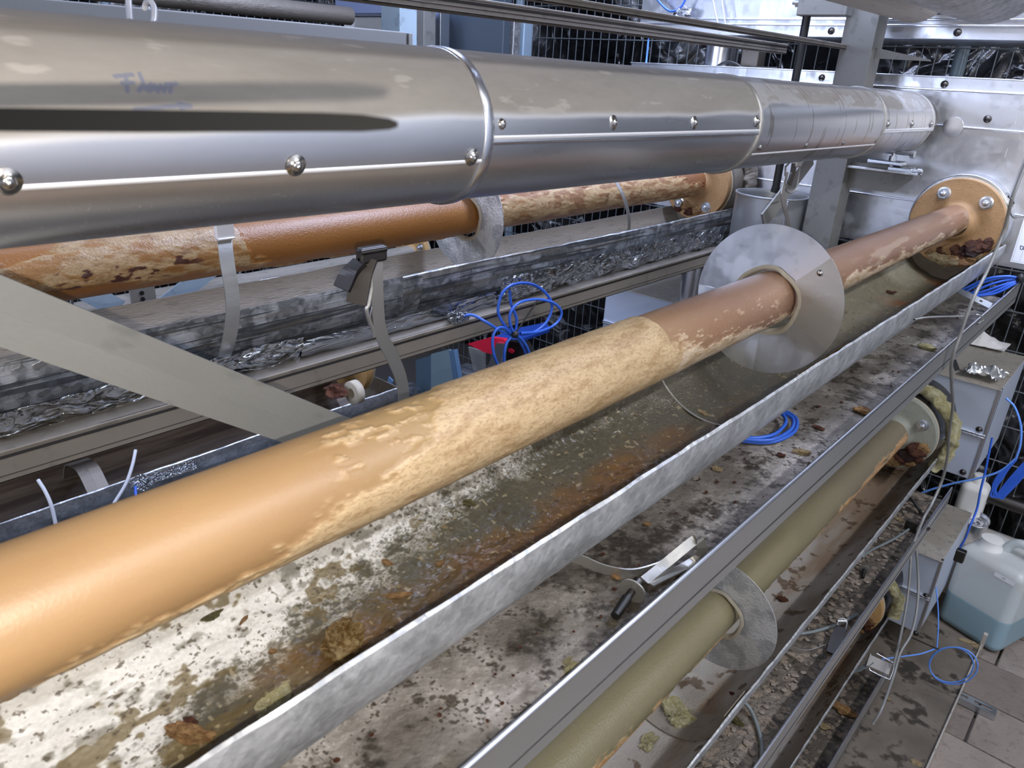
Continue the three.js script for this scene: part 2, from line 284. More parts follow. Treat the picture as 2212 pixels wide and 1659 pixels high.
// residue inside the troughs; v runs from the far rim (0) over the bottom (0.5) to the near rim (1)
function residue(z, v) {
  const n = fbm(z * 14, v * 7, 5, 171), m = fbm(z * 50, v * 24, 4, 173), l = fbm(z * 160, v * 70, 3, 175), l2 = fbm(z * 420, v * 190, 2, 176), big = fbm(z * 5, v * 4, 4, 177);
  let c = mix3([66, 62, 50], [88, 82, 66], n);
  const reach = lerpAt([[-1.2, 0.05], [-0.75, 0.12], [-0.55, 0.24], [-0.46, 0.31], [-0.38, 0.33], [-0.3, 0.36], [-0.22, 0.40], [-0.16, 0.44], [-0.1, 0.58], [0.1, 0.75]], z);
  const dry = sst(-0.05, 0.05, reach - v + (n - 0.5) * 0.2 + (m - 0.5) * 0.16 + (l - 0.5) * 0.12 + (l2 - 0.5) * 0.08);
  const amber = sst(0.4, 0.53, v + (n - 0.5) * 0.3) * sst(-0.12, -0.3, z + (big - 0.5) * 0.4) * sst(-1.05, -0.8, z) ;
  c = mix3(c, mix3([112, 76, 34], [84, 60, 34], m), amber * 0.85);
  const scale = sst(0.4, 0.7, n * 0.5 + m * 0.3 + l * 0.2) * sst(-0.36, -0.16, z) * sst(0.36, 0.56, v + (m - 0.5) * 0.2);
  c = mix3(c, mix3([128, 118, 96], [176, 164, 138], l), scale * 0.75);
  c = mix3(c, [138, 128, 72], sst(0.6, 0.75, big) * sst(0.4, 0.55, v) * sst(-0.3, -0.2, z) * 0.6);
  const rust = sst(-1.55, -1.7, z) * sst(0.45, 0.6, n) + sst(0.6, 0.75, m) * 0.3 * sst(-1.0, -1.2, z);
  c = mix3(c, [104, 52, 22], Math.min(1, rust) * 0.8);
  c = mix3(c, [128, 122, 100], sst(-1.1, -1.2, z) * sst(0.52, 0.4, v) * 0.8);
  c = mix3(c, mix3([184, 181, 176], [246, 245, 243], 0.5 * l + 0.5 * l2), dry * (0.86 - 0.45 * sst(0.52, 0.66, m * 0.6 + l * 0.4)));
  c = mix3(c, [88, 74, 44], sst(0.64, 0.7, fbm(z * 38, v * 18, 4, 181)) * sst(-0.5, -0.35, z) * 0.75);
  c = mix3(c, [58, 48, 34], 0.7 * sst(0.6, 0.72, 0.5 * l2 + 0.5 * l) * sst(-1.2, -0.5, z));
  c = mix3(c, [70, 44, 20], sst(0.76, 0.86, v + (m - 0.5) * 0.06) * sst(0.05, -0.1, z) * 0.75);
  return mix3(c, [170, 158, 128], sst(0.86, 0.88, vn(z * 210, v * 90, 183)) * (1 - dry) * 0.5);
}
const dampness = (z, v) => { const n = fbm(z * 14, v * 7, 5, 171), m = fbm(z * 50, v * 24, 4, 173), reach = lerpAt([[-1.2, 0.05], [-0.55, 0.24], [-0.3, 0.35], [-0.12, 0.5], [0.1, 0.62]], z); return 255 * mix(mix(0.3, 0.6, sst(-0.05, 0.05, reach - v + (n - 0.5) * 0.2 + (m - 0.5) * 0.14)), 0.2, sst(-0.17, -0.1, z) * sst(0.42, 0.5, n) * sst(0.25, 0.34, v)); };
const toTrough = (z0, z1, fn) => (u, v) => fn(mix(z0, z1, u), v);
M.residueNear = std(0xffffff, 1, 0, { map: tex(2048, 768, toTrough(0.2, -0.75, residue)), roughnessMap: tex(1024, 384, toTrough(0.2, -0.75, dampness), { color: false }), bumpMap: tex(1024, 512, (u, v) => 255 * (0.6 * fbm(u * 48, v * 24, 4, 173) + 0.4 * fbm(u * 140, v * 70, 3, 175)), { color: false }), bumpScale: 0.0035 });
M.residueFar = std(0xffffff, 1, 0, { map: tex(1536, 384, toTrough(-0.75, -2.06, residue)), roughnessMap: tex(512, 192, toTrough(-0.75, -2.06, dampness), { color: false }), bumpMap: rep(grainBump, 12, 4), bumpScale: 0.001 });
M.residueLow = std(0xffffff, 0.5, 0.0, { map: tex(1536, 256, (u, v) => { const z = u * 2.3, n = fbm(z * 7, v * 6, 5, 191), m = fbm(z * 40, v * 18, 4, 192); let c = mix3([120, 112, 100], [160, 155, 147], n); c = mix3(c, [106, 80, 54], sst(0.4, 0.6, fbm(z * 3 + 4, v * 5, 4, 193)) * 0.62 * sst(0.86, 0.6, v + (n - 0.5) * 0.3)); c = mix3(c, [182, 180, 177], sst(0.62, 0.84, v + (n - 0.5) * 0.4) * 0.7); return mix3(c, [70, 52, 34], sst(0.62, 0.72, m) * 0.7); }), bumpMap: rep(grainBump, 14, 4), bumpScale: 0.001 });
M.residueBack = std(0x9a9184, 0.5, 0.35, { map: rep(paintColor, 3), bumpMap: rep(grainBump, 8), bumpScale: 0.0004 });
M.residueBrown = std(0xffffff, 0.5, 0, { map: rep(tex(512, 256, (u, v) => mix3([88, 74, 58], [52, 36, 22], sst(0.35, 0.7, fbm(u * 8, v * 5, 5, 197)))), 1.2, 5) });
// grimy flat trays, uv in metres
function grime(u, v, wet) {
  const n = fbm(u * 16, v * 16, 6, 211), m = fbm(u * 60, v * 60, 4, 213), big = fbm(u * 4.5, v * 5, 4, 215), l = fbm(u * 190, v * 190, 2, 217);
  let c = mix3([112, 107, 101], [176, 173, 169], sst(0.3, 0.66, n * 0.6 + m * 0.4));
  const dark = sst(0.42, 0.6, 0.42 * big + 0.33 * fbm(u * 22 + 9, v * 26, 5, 219) + 0.25 * m);
  c = mix3(c, [54, 49, 43], dark * wet * (0.35 + 0.65 * sst(0.3, 0.62, l * 0.6 + m * 0.4)));
  c = mix3(c, [62, 54, 45], sst(0.6, 0.7, m * 0.6 + l * 0.4) * 0.75);
  c = mix3(c, [48, 43, 37], sst(0.66, 0.76, 0.6 * vn(u * 420, v * 420, 222) + 0.4 * m) * 0.7 * wet);
  c = mix3(c, [204, 200, 196], sst(0.62, 0.74, 0.5 * fbm(u * 240, v * 240, 2, 224) + 0.5 * n) * 0.5);
  return mix3(c, [84, 80, 64], sst(0.66, 0.74, fbm(u * 9 + 3, v * 9, 4, 221)) * 0.6);
}
M.tray = std(0xdad6d2, 0.6, 0, { map: rep(tex(2048, 1024, (u, v) => grime(u * 1.2, v * 0.6, 0.95)), 1 / 1.2, 1 / 0.6), bumpMap: rep(grainBump, 5), bumpScale: 0.0016 });
M.trayDark = std(0xccc3b9, 0.62, 0, { map: rep(tex(1024, 512, (u, v) => { const c = grime(u * 1.2 + 4, v * 0.6 + 2, 0.9), [d, id] = cell(u * 70 + fbm(u * 20, v * 20, 3, 5), v * 34, 9); return d < 0.42 && id > 0.45 ? mix3(c, [168, 156, 142], 0.6) : mix3(c, [62, 54, 46], 0.25); }), 1 / 1.2, 1 / 0.6), bumpMap: rep(grainBump, 5), bumpScale: 0.003 });
M.plinth = std(0xb0a89e, 0.75, 0, { map: rep(tex(1024, 512, (u, v) => { const n = fbm(u * 14, v * 7, 6, 231), m = fbm(u * 60, v * 30, 4, 232); return mix3(mix3([112, 106, 98], [176, 170, 160], n), [74, 68, 58], sst(0.55, 0.68, m * 0.5 + n * 0.5)); }), 0.8, 1.6), bumpMap: rep(grainBump, 5), bumpScale: 0.001 });
M.pavers = [0, 1, 2].map((k) => std([0x857a70, 0x786d64, 0x8f847a][k], 0.8, 0, { map: rep(paintColor, 3), bumpMap: rep(grainBump, 4), bumpScale: 0.0015 }));
M.dusty = std(0x8b8378, 0.75, 0, { bumpMap: rep(grainBump, 6), bumpScale: 0.0006, map: rep(paintColor, 3) });
// aluminium cladding: settled dust on its upper side, clean below; v 0..1 runs round from -180 to 180 degrees
const stroke = (list, z, a, w) => { let d = 9; for (const l of list) for (let i = 1; i < l.length; i++) { const [x0, y0] = l[i - 1], [x1, y1] = l[i], px = z - x0, py = a - y0, vx = x1 - x0, vy = y1 - y0, t = Math.max(0, Math.min(1, (px * vx + py * vy) / (vx * vx + vy * vy + 1e-9))); d = Math.min(d, Math.hypot(px - t * vx, py - t * vy)); } return d; };
const CLX = -0.55, CLY = (z) => -0.052 + 0.0095 * z, CLR = (z) => lerpAt([[-2.05, 0.0665], [-1.08, 0.068], [-1.07, 0.0685], [0.3, 0.0685]], z);
const inkOf = (pts) => pts.map(([px, py]) => { const p = onPipe(px / 2.9892, py / 2.9892, CLX, CLY(-0.25), 0.0685); return [p.z, Math.atan2(p.y - CLY(-0.25), p.x - CLX) * 0.0685]; });
const INK = [[[752, 508], [865, 496]], [[822, 500], [832, 600]], [[800, 552], [868, 548]], [[912, 490], [938, 560], [905, 596]], [[950, 588], [985, 555], [1000, 582], [968, 598]], [[1010, 562], [1026, 600], [1046, 562], [1066, 600], [1086, 558]], [[1080, 556], [1150, 550]], [[1115, 556], [1106, 602]], [[880, 718], [1170, 686]], [[1165, 676], [1240, 690], [1175, 704]]].map(inkOf);
function claddingColor(z, a, ink) {
  const n = fbm(z * 9, a * 0.05, 5, 241), m = fbm(z * 70, a * 0.3, 3, 243), d = dustOn(z, a);
  let alu = 208 + 22 * (fbm(z * 3, a * 0.03, 4, 245) - 0.5);
  const spat = sst(0.9, 0.93, vn(z * 420, a * 0.9, 247)) * sst(-25, -40, a);
  alu = mix(alu, 240, spat);
  const scr = sst(0.7, 0.76, fbm(z * 110, a * 0.02, 2, 249)) * sst(-1.0, -1.1, z);
  let c = mix3([alu, alu + 1, alu + 5], mix3([120, 114, 107], [142, 137, 130], n * 0.7 + m * 0.3), d);
  c = mix3(c, [188, 182, 174], sst(0.66, 0.78, fbm(z * 26, a * 0.12, 5, 251)) * d * 0.35);
  c = mix3(c, [112, 100, 90], scr * 0.4);
  if (ink) { const k = stroke(INK, z, a * Math.PI / 180 * 0.0685, 0); c = mix3(c, [92, 98, 122], 0.6 * sst(0.0017, 0.0009, k)); }
  return c;
}
const dustOn = (z, a) => { const e = lerpAt([[-2.05, 26], [-1.7, 24], [-1.12, 32], [-1.06, 17], [-0.52, 15], [-0.5, 13], [-0.12, 3], [0.2, 0]], z) + (fbm(z * 9, 3, 3, 255) - 0.5) * 5; return Math.max(sst(e - 4, e + 5, a) * sst(190, 170, a), a < -150 ? 0.9 : 0) * (z < -1.08 ? 0.85 - 0.3 * sst(0.5, 0.6, fbm(z * 14, a * 0.05, 4, 257)) : 0.97); };
const cladding = (z0, z1, w, ink) => std(0xffffff, 1, 1, { map: tex(w, 512, unitToPipe(z0, z1, (z, a) => claddingColor(z, a, ink))), roughnessMap: tex(512, 256, unitToPipe(z0, z1, (z, a) => { const d = dustOn(z, a), r = mix(0.25 + 0.12 * fbm(z * 5, a * 0.05, 4, 259), 0.9, d); return [0, 255 * r, 255 * 0.96 * (1 - d)]; }), { color: false }) });
const withMetal = (m) => { m.metalnessMap = m.roughnessMap; return m; };
M.clad1 = withMetal(cladding(0.25, -0.505, 2048, true));
M.clad2 = withMetal(cladding(-0.505, -1.07, 1024));
M.clad3 = withMetal(cladding(-1.07, -1.645, 1024));
M.clad4 = withMetal(cladding(-1.645, -2.02, 512));
M.dustAlu = std(0xcac3b8, 0.6, 0.55, { map: rep(paintColor, 3), bumpMap: rep(grainBump, 4), bumpScale: 0.0006 });
// ---------- the room ----------
const ROOM = { x0: -4.4, x1: 1.7, z0: -3.5, z1: 2.3 };
{
  const fl = struct('floor', bx(ROOM.x0 - 0.1, ROOM.x1 + 0.1, FLOOR - 0.14, FLOOR - 0.022, ROOM.z0 - 0.1, ROOM.z1 + 0.1), M.pavers[1]);
  const r = rng(5), geos = [0, 1, 2].map((k) => bx(-0.147, 0.147, -0.022, 0, -0.0975, 0.0975, 0.004));
  for (let j = 0; j < 13; j++) for (let i = 0; i < 9; i++) {
    const m = part('paver', geos[(i + j) % 3], M.pavers[Math.floor(r() * 3)], fl);
    m.position.set(-1.05 + i * 0.3 + (j % 2) * 0.15, FLOOR + (r() - 0.5) * 0.003, -3.3 + j * 0.2);
    m.rotation.x = (r() - 0.5) * 0.008; m.rotation.z = (r() - 0.5) * 0.008;
  }
  part('floor_screed', bx(ROOM.x0, -1.2, FLOOR - 0.022, FLOOR, ROOM.z0, ROOM.z1), std(0x47433f, 0.8), fl);
  part('floor_screed', bx(-1.2, ROOM.x1, FLOOR - 0.022, FLOOR - 0.002, -0.8, ROOM.z1), M.pavers[1], fl);
  const wallM = std(0xc9cbce, 0.8), ceilM = std(0xd6d7d8, 0.8);
  struct('ceiling', bx(ROOM.x0 - 0.1, ROOM.x1 + 0.1, CEIL, CEIL + 0.1, ROOM.z0 - 0.1, ROOM.z1 + 0.1), ceilM);
  struct('wall_back', bx(ROOM.x0 - 0.1, ROOM.x1 + 0.1, FLOOR - 0.02, CEIL, ROOM.z0 - 0.1, ROOM.z0), std(0x17181a, 0.7));
  struct('wall_front', bx(ROOM.x0 - 0.1, ROOM.x1 + 0.1, FLOOR - 0.02, CEIL, ROOM.z1, ROOM.z1 + 0.1), wallM);
  struct('wall_left', bx(ROOM.x0 - 0.1, ROOM.x0, FLOOR - 0.02, CEIL, ROOM.z0, ROOM.z1), std(0x303235, 0.8));
  struct('wall_right', bx(ROOM.x1, ROOM.x1 + 0.1, FLOOR - 0.02, CEIL, ROOM.z0, ROOM.z1), wallM);
}
const TUBE_SAYS = ['long white ceiling tube lamp across the header ducts', 'long white ceiling tube lamp across the near end of the pipes', 'long white ceiling tube lamp over the aisle beside the racks', 'long white ceiling tube lamp over the hindmost rack'];
TUBES.forEach(([x, y, z, len, dir, power], i) => {
  const t = thing('tube_lamp', TUBE_SAYS[i], 'lamp', [x, y, z]);
  const along = dir === 'x';
  const bar = (w, h, d, yy) => along ? bx(-d / 2, d / 2, yy - h / 2, yy + h / 2, -w / 2, w / 2) : bx(-w / 2, w / 2, yy - h / 2, yy + h / 2, -d / 2, d / 2);
  part('housing', bar(0.1, 0.05, len + 0.06, 0.035), M.white, t);
  part('hanger', [rod(V(along ? -0.5 : 0, 0.06, along ? 0 : -0.5), V(along ? -0.5 : 0, CEIL - y, along ? 0 : -0.5), 0.006), rod(V(along ? 0.5 : 0, 0.06, along ? 0 : 0.5), V(along ? 0.5 : 0, CEIL - y, along ? 0 : 0.5), 0.006)], M.zinc, t);
  part('lamp_diffuser', bar(0.09, 0.012, len, 0.004), std(0xffffff, 0.5, 0, { emissive: 0xe8f0ff, emissiveIntensity: 2.5 }), t);
  const l = new THREE.RectAreaLight(i === 2 ? 0xeef1fa : 0xcddaff, power, along ? len : 0.09, along ? 0.09 : len);
  l.position.set(x, y - 0.012, z); l.lookAt(x, y - 2, z); scene.add(l);
});
{
  const [x, y, z, w, h, power] = PANEL, t = thing('lamp_panel', 'wide white lamp panel on the wall behind the near end of the racks', 'lamp', [x, y, z]);
  part('lamp_frame', bx(-w / 2 - 0.03, w / 2 + 0.03, -h / 2 - 0.03, h / 2 + 0.03, 0.014, ROOM.z1 - z), M.white, t);
  part('lamp_diffuser', bx(-w / 2, w / 2, -h / 2, h / 2, 0.004, 0.012), std(0xffffff, 0.5, 0, { emissive: 0xe2ebff, emissiveIntensity: 2.5 }), t);
  const l = new THREE.RectAreaLight(0xcfdcff, power, w, h); l.position.set(x, y, z); l.lookAt(x, y, z - 2); scene.add(l);
}
solo('flash_lamp', lathe([[0, 0], [0.0035, 0.0002], [0.0035, 0.0015], [0, 0.0016]], 16).rotateX(Math.PI / 2).applyQuaternion(camera.quaternion).translate(FLASH_AT.x, FLASH_AT.y, FLASH_AT.z).translate(...V(0, 0, 0.004).applyQuaternion(camera.quaternion).toArray()), std(0xffffff, 0.5, 0, { emissive: 0xfff4e6, emissiveIntensity: 3 }), 'tiny round camera flash lamp just below the lens', 'lamp');

// ---------- pipes ----------
const FX = -0.3815, FY = [0.284, -0.271, -0.826, -1.38], BX = -1.04, TX = -1.66, QX = -2.3;
const ROWS_ = ['top', 'upper', 'middle', 'lowest'];
function grownPipe(x, y, z0, z1, r0, r1, nz, cover, high) {
  return skin((t, z) => {
    const a = t * 360 - 180, k = cover ? cover(z, a) : 0, bump = k ? high * k * (0.55 + 0.6 * fbm(z * 80, a * 0.15, 3, 301)) : 0;
    const r = mix(r0, r1, (z - z0) / (z1 - z0)) + bump;
    return [x + r * Math.cos(a * Math.PI / 180), y + r * Math.sin(a * Math.PI / 180)];
  }, z0, z1, 128, nz);
}
const hexNut = (r, h) => new THREE.CylinderGeometry(r, r, h, 6).rotateX(Math.PI / 2);
function bolt(len = 0.018) { return [latheZ([[0, 0], [0.0145, 0], [0.0145, 0.0025], [0, 0.0025]], 24), hexNut(0.0118, 0.009).translate(0, 0, 0.007), latheZ([[0, 0.01], [0.0068, 0.01], [0.0068, len - 0.002], [0.0055, len], [0, len]], 20)]; }
function flange(parent, x, y, z, r, m, angles, more = {}) {
  const f = part('flange', latheZ([[0, -0.012], [r - 0.002, -0.012], [r, -0.01], [r, 0.007], [r - 0.002, 0.009], [0.052, 0.0095], [0.043, 0.0125], [0.0375, 0.02], [0.0345, 0.03], [0.03, 0.03]], 64).translate(x, y, z), m, parent, more.label);
  part('gasket_ring', latheZ([[0.04, -0.019], [r + 0.001, -0.019], [r + 0.0015, -0.0125], [0.04, -0.0125]], 64).translate(x, y, z), M.gasket, f, 'pale gasket ring behind the flange');
  for (const a of angles) { const t = a * Math.PI / 180; part('bolt', merge(bolt()).rotateZ(a).translate(x + 0.074 * Math.cos(t), y + 0.074 * Math.sin(t), z + 0.009), M.zinc, f); }
  return f;
}
const flangeM = (c) => std(c, 0.5, 0, { map: rep(paintColor, 6), bumpMap: rep(grainBump, 6), bumpScale: 0.0004 });
const orangeM = flangeM(0xb18b5f), oliveM = flangeM(0x9a9c90), ochreM = flangeM(0xb8935f);
function rustLumps(f, x, y, z, list) { list.forEach(([a, rr, s, dark, fx = 1.3, fy = 1], i) => { const t = a * Math.PI / 180; part('rust_crust', lump(s, 40 + i * 3 + Math.round(x * 10), fx, fy, 0.45, 0.6).translate(x + rr * Math.cos(t), y + rr * Math.sin(t), z + 0.011), [M.rust, M.rustDark, M.flake, M.flakePale][dark], f, 'corroded crust on the flange'); }); }
// front rack, row by row
{
  const p = thing('resin_pipe', 'long ochre resin pipe coated with pale crust, in the foreground of the front rack', 'pipe', [0, 0, 0]);
  part('pipe_wall', grownPipe(FX, FY[1], 0.2, -0.7, 0.0370, 0.0364, 620, frontCover, 0.0017), M.pipeNear, p);
  part('pipe_wall', grownPipe(FX, FY[1], -0.7, -2.0, 0.0364, 0.0333, 360, frontCover, 0.0012), M.pipeFar, p, 'brown far length of the pipe');
  const z = -2.0, f = flange(p, FX + 0.003, FY[1] - 0.008, z, 0.1, orangeM, [122, 47, 212], { label: 'orange round flange bolted to the header' });
  rustLumps(f, FX, FY[1] - 0.008, z, [[-48, 0.08, 0.015, 1], [-36, 0.076, 0.017, 0], [-28, 0.086, 0.012, 0], [-58, 0.07, 0.011, 1], [-72, 0.066, 0.012, 0], [-88, 0.062, 0.013, 2], [-84, 0.088, 0.014, 3, 2], [-70, 0.09, 0.012, 2, 2], [-55, 0.094, 0.010, 2], [-100, 0.084, 0.012, 3, 1.6], [-112, 0.08, 0.009, 2], [-20, 0.086, 0.009, 0], [-64, 0.084, 0.010, 0], [-44, 0.094, 0.008, 3], [-96, 0.066, 0.01, 0]]);
}
function lowRow(row, label, m, fm, fl) {
  const y = FY[row], p = thing('resin_pipe', label, 'pipe');
  part('pipe_wall', grownPipe(FX, y, 0.1, -1.98, 0.0375, 0.0365, 420, (z, a) => crustCover(z, a, lowEdge, () => -140, 161), 0.002), m, p);
  const f = flange(p, FX, y, -2.0, 0.1, fm, [35, 125, 215], { label: fl });
  rustLumps(f, FX, y, -2.0, [[-28, 0.07, 0.02, 0], [-44, 0.072, 0.019, 1], [-60, 0.072, 0.017, 0], [-14, 0.078, 0.013, 2], [-36, 0.088, 0.012, 0], [-76, 0.078, 0.016, 2], [-52, 0.088, 0.011, 2], [-90, 0.084, 0.013, 2]]);
}
lowRow(2, 'long olive resin pipe in the middle row of the front rack, below the grimy tray', M.pipeLow, oliveM, 'grey green round flange');
lowRow(3, 'long ochre resin pipe almost hidden in the lowest row of the front rack', M.pipeLow, ochreM, 'ochre round flange');
{
  const y = FY[1], p = thing('resin_pipe', 'orange brown resin pipe behind the clad pipe, held by a bright steel strap', 'pipe');
  part('pipe_wall', grownPipe(BX, y, 0.3, -1.97, 0.0375, 0.0365, 520, (z, a) => crustCover(z, a, backEdge, backLo, 141), 0.0028), M.pipeBack, p);
  const f = flange(p, BX, y - 0.004, -1.97, 0.1, orangeM, [-125, -55, 55, 125], { label: 'orange round flange' });
  rustLumps(f, BX, y - 0.004, -1.97, [[-108, 0.07, 0.014, 2], [-95, 0.08, 0.012, 0], [-80, 0.075, 0.013, 2], [-120, 0.088, 0.01, 0], [-138, 0.07, 0.012, 3]]);
}
for (const [x, y, row, say] of [[BX, FY[2], 2, 'resin pipe of the second rack below the foil wrapped trough'], [TX, FY[2] + 0.025, 2, 'resin pipe of the third rack deep behind the grey rail'], [QX, -0.732, 2, 'pale crusted pipe of the hindmost rack seen under the orange brown pipe']]) {
  const p = thing('resin_pipe', say, 'pipe');
  part('pipe_wall', grownPipe(x, y, 0.3, x === TX ? -1.2 : -2.0, 0.0375, 0.0375, 160, (z, a) => crustCover(z + 0.7, a, backEdge, () => -160, 141), 0.003), x === QX ? M.pipePlain : M.pipeBack, p);
  flange(p, x, y, x === TX ? -1.2 : -2.0, 0.1, ochreM, [35, 125, 215, 305]);
}
// clad pipe: four overlapping lengths
function screwHead(r = 0.0052) { return [latheZ([[0, r * 0.8], [r * 0.28, r * 0.8], [r * 0.3, r * 0.55], [r * 0.45, r * 0.72], [r * 0.8, r * 0.45], [r, 0.0002], [r * 1.55, 0], [r * 1.5, -0.001], [0, -0.001]], 20)]; }
function cladSection(parent, z0, z1, m, r0, r1, seam, screws, bead) {
  const at = (t, z, extra = 0) => { const a = t * Math.PI * 2 - Math.PI, r = mix(r0, r1, (z - z0) / (z1 - z0)) + extra; return [CLX + r * Math.cos(a), CLY(z) + r * Math.sin(a)]; };
  const s = part('cladding', skin((t, z) => at(t, z), z0, z1, 96, 60), m, parent);
  if (seam !== null) {
    const n = 40, flap = (t, z, e) => { const a = mix(seam, seam + 200, t); return at((a + 180) / 360, z, e); };
    const g = skin((t, z) => flap(t, z, 0.0016), z0 - 0.0005, z1 + 0.0005, n, 60), uv = g.attributes.uv;
    for (let i = 0; i < uv.count; i++) uv.setY(i, (mix(seam, seam + 200, uv.getY(i)) + 180) / 360);
    part('overlap_sheet', g, m, s);
    part('sheet_edge', skin((t, z) => { const [x, y] = flap(0, z, mix(-0.0004, 0.0017, t)); return [x, y]; }, z0, z1, 1, 60), M.aluBright, s);
    part('hem', skin((t, z) => { const a = t * Math.PI * 2, b = flap(0, z, 0.0013), c = Math.cos(seam * Math.PI / 180), q = Math.sin(seam * Math.PI / 180), u = Math.cos(a) * 0.0012, w = Math.sin(a) * 0.0019; return [b[0] + c * u - q * w, b[1] + q * u + c * w]; }, z0, z1, 12, 30), M.aluHem, s);
    if (bead) part('seam_bead', skin((t, z) => { const a = t * Math.PI * 2, b = flap(0, z, 0.0012); const c = Math.cos(seam * Math.PI / 180), q = Math.sin(seam * Math.PI / 180); const u = Math.cos(a) * 0.0016, w = Math.sin(a) * 0.0028 - 0.004; return [b[0] + c * u - q * w, b[1] + q * u + c * w]; }, z0, z1, 10, 30, {}), M.aluBright, s);
  }
  for (const [px, py] of screws) { const p = onPipe(px, py, CLX, CLY(-0.9), r0 + 0.0015), n = V(p.x - CLX, p.y - CLY(p.z), 0).normalize(); part('screw', face(merge(screwHead()), n).translate(p.x, p.y, p.z), M.screw, s); }
  return s;
}
{
  const p = thing('clad_pipe', 'big aluminium clad pipe with dusty upper side and handwritten flow mark, across the top', 'pipe');
  cladSection(p, 0.25, -0.503, M.clad1, 0.0685, 0.0685, -19, [[15, 393], [640, 358], [1020, 340]], false);
  cladSection(p, -0.503, -1.07, M.clad2, 0.0683, 0.0676, -2, [[1083, 268], [1325, 265], [1500, 265], [1635, 262]], true);
  cladSection(p, -1.07, -1.645, M.clad3, 0.067, 0.066, -33, [[1640, 318], [1740, 313], [1820, 308], [1890, 303]], false);
  cladSection(p, -1.645, -2.02, M.clad4, 0.0672, 0.0655, -7, [[1918, 268], [1970, 268], [2012, 268]], true);
  for (const [z, w, r] of [[-0.508, 0.012, 0.0712], [-1.075, 0.009, 0.0708], [-1.648, 0.006, 0.0695], [-2.005, 0.006, 0.068]])
    part('joint_band', latheZ([[r - 0.004, -w / 2], [r - 0.0004, -w / 2], [r + 0.0004, -w / 4], [r + 0.0004, w / 4], [r - 0.0004, w / 2], [r - 0.004, w / 2]], 72).translate(CLX, CLY(z), z), z < -0.6 ? M.steel : M.aluBright, p);
  part('end_ring', latheZ([[0.03, -0.06], [0.058, -0.06], [0.058, 0.0], [0.03, 0.0]], 48).translate(CLX, CLY(-2.02), -2.02), M.darkSteel, p);
  const q = thing('clad_pipe', 'dusty clad pipe with blunt end at the upper right, under the steel tray', 'pipe');
  part('cladding', skin((t, z) => { const a = t * Math.PI * 2 - Math.PI; return [-0.56 + 0.069 * Math.cos(a), 0.205 + 0.069 * Math.sin(a)]; }, 0.2, -1.93, 72, 40), M.dustAlu, q);
  part('end_cap', latheZ([[0.069, 0.001], [0.0685, -0.006], [0.06, -0.02], [0.04, -0.028], [0, -0.03]], 48).translate(-0.56, 0.205, -1.93), M.dustAlu, q);
  part('connector', latheZ([[0, 0], [0.04, 0], [0.04, -0.16], [0, -0.16]], 32).translate(-0.56, 0.205, -1.945), M.darkSteel, q);
}

// ---------- round baffle discs ----------
function disc(label, x, y, z, r, hole, m, { flap = null, collar = M.gasket, screw = null, slush = false } = {}) {
  const d = thing('baffle_disc', label, 'disc'), ringPts = (R, n = 72) => Array.from({ length: n }, (_, i) => [R * Math.cos(i / n * 6.28319), R * Math.sin(i / n * 6.28319)]);
  part('disc_plate', plate(ringPts(r), 0.0014, [ringPts(hole, 48).reverse()]).translate(x, y, z - 0.0007), m, d);
  if (flap) { const o = [...arc(0, 0, r + 0.0008, flap[0], flap[1], 24), ...arc(0, 0, hole + 0.001, flap[1], flap[0], 14)]; part('overlap_sector', plate(o, 0.002).translate(x, y, z + 0.0009), m === M.alu ? M.steel : m, d); }
  part('collar', skin((t, q) => { const k = [[hole + 0.0018, 0.0025], [hole - 0.0025, 0.0055], [hole - 0.0045, 0.0035], [hole - 0.0065, -0.004]][Math.round(t * 3)], a = q * Math.PI * 2, rr = k[0] + 0.0012 * Math.sin(q * 31) + 0.0016 * (vn(q * 23, 1, 9) - 0.5); return [x + rr * Math.cos(a), y + rr * Math.sin(a), z + k[1] - q]; }, 0, 1, 3, 72), collar, d, 'torn pale collar round the hole');
  if (screw) part('screw', merge(screwHead(0.0045)).translate(screw.x, screw.y, z + 0.0026), M.screw, d);
  if (slush) for (const [a, rr, s] of slush) part('lime_scale', lump(s, a, 1.5, 1.2, 0.12, 0.6).translate(x + rr * Math.cos(a * Math.PI / 180), y + rr * Math.sin(a * Math.PI / 180), z + 0.001), M.flakePale, d);
  return d;
}
const dcx = FX - 0.003, dcy = FY[1] - 0.005, sA = onZ(1692, 603, -0.974), sB = onZ(1789, 562, -0.974);
disc('large grey metal baffle disc round the foreground pipe', dcx, dcy, -0.974, 0.1035, 0.047, M.alu, { flap: [Math.atan2(sB.y - dcy, sB.x - dcx) * 57.2958 - 70, Math.atan2(sB.y - dcy, sB.x - dcx) * 57.2958], screw: onZ(1773, 589, -0.974) });
const daubed = std(0xffffff, 0.5, 0.6, { map: rep(tex(512, 512, (u, v) => mix3([172, 173, 174], [214, 214, 212], sst(0.3, 0.7, fbm(u * 7, v * 7, 5, 311)))), 6), bumpMap: rep(grainBump, 8), bumpScale: 0.001 });
disc('white daubed baffle disc round the orange brown pipe', BX, FY[1] - 0.004, -1.04, 0.103, 0.046, daubed, { flap: [-100, -40] });
const discZ2 = -1.005;
disc('lime coated baffle disc round the olive pipe below the grimy tray', FX + 0.006, FY[2] - 0.004, discZ2, 0.103, 0.045, daubed, { collar: M.gasket });
disc('baffle disc round the lowest front pipe', FX, FY[3] - 0.004, -1.2, 0.103, 0.045, daubed);

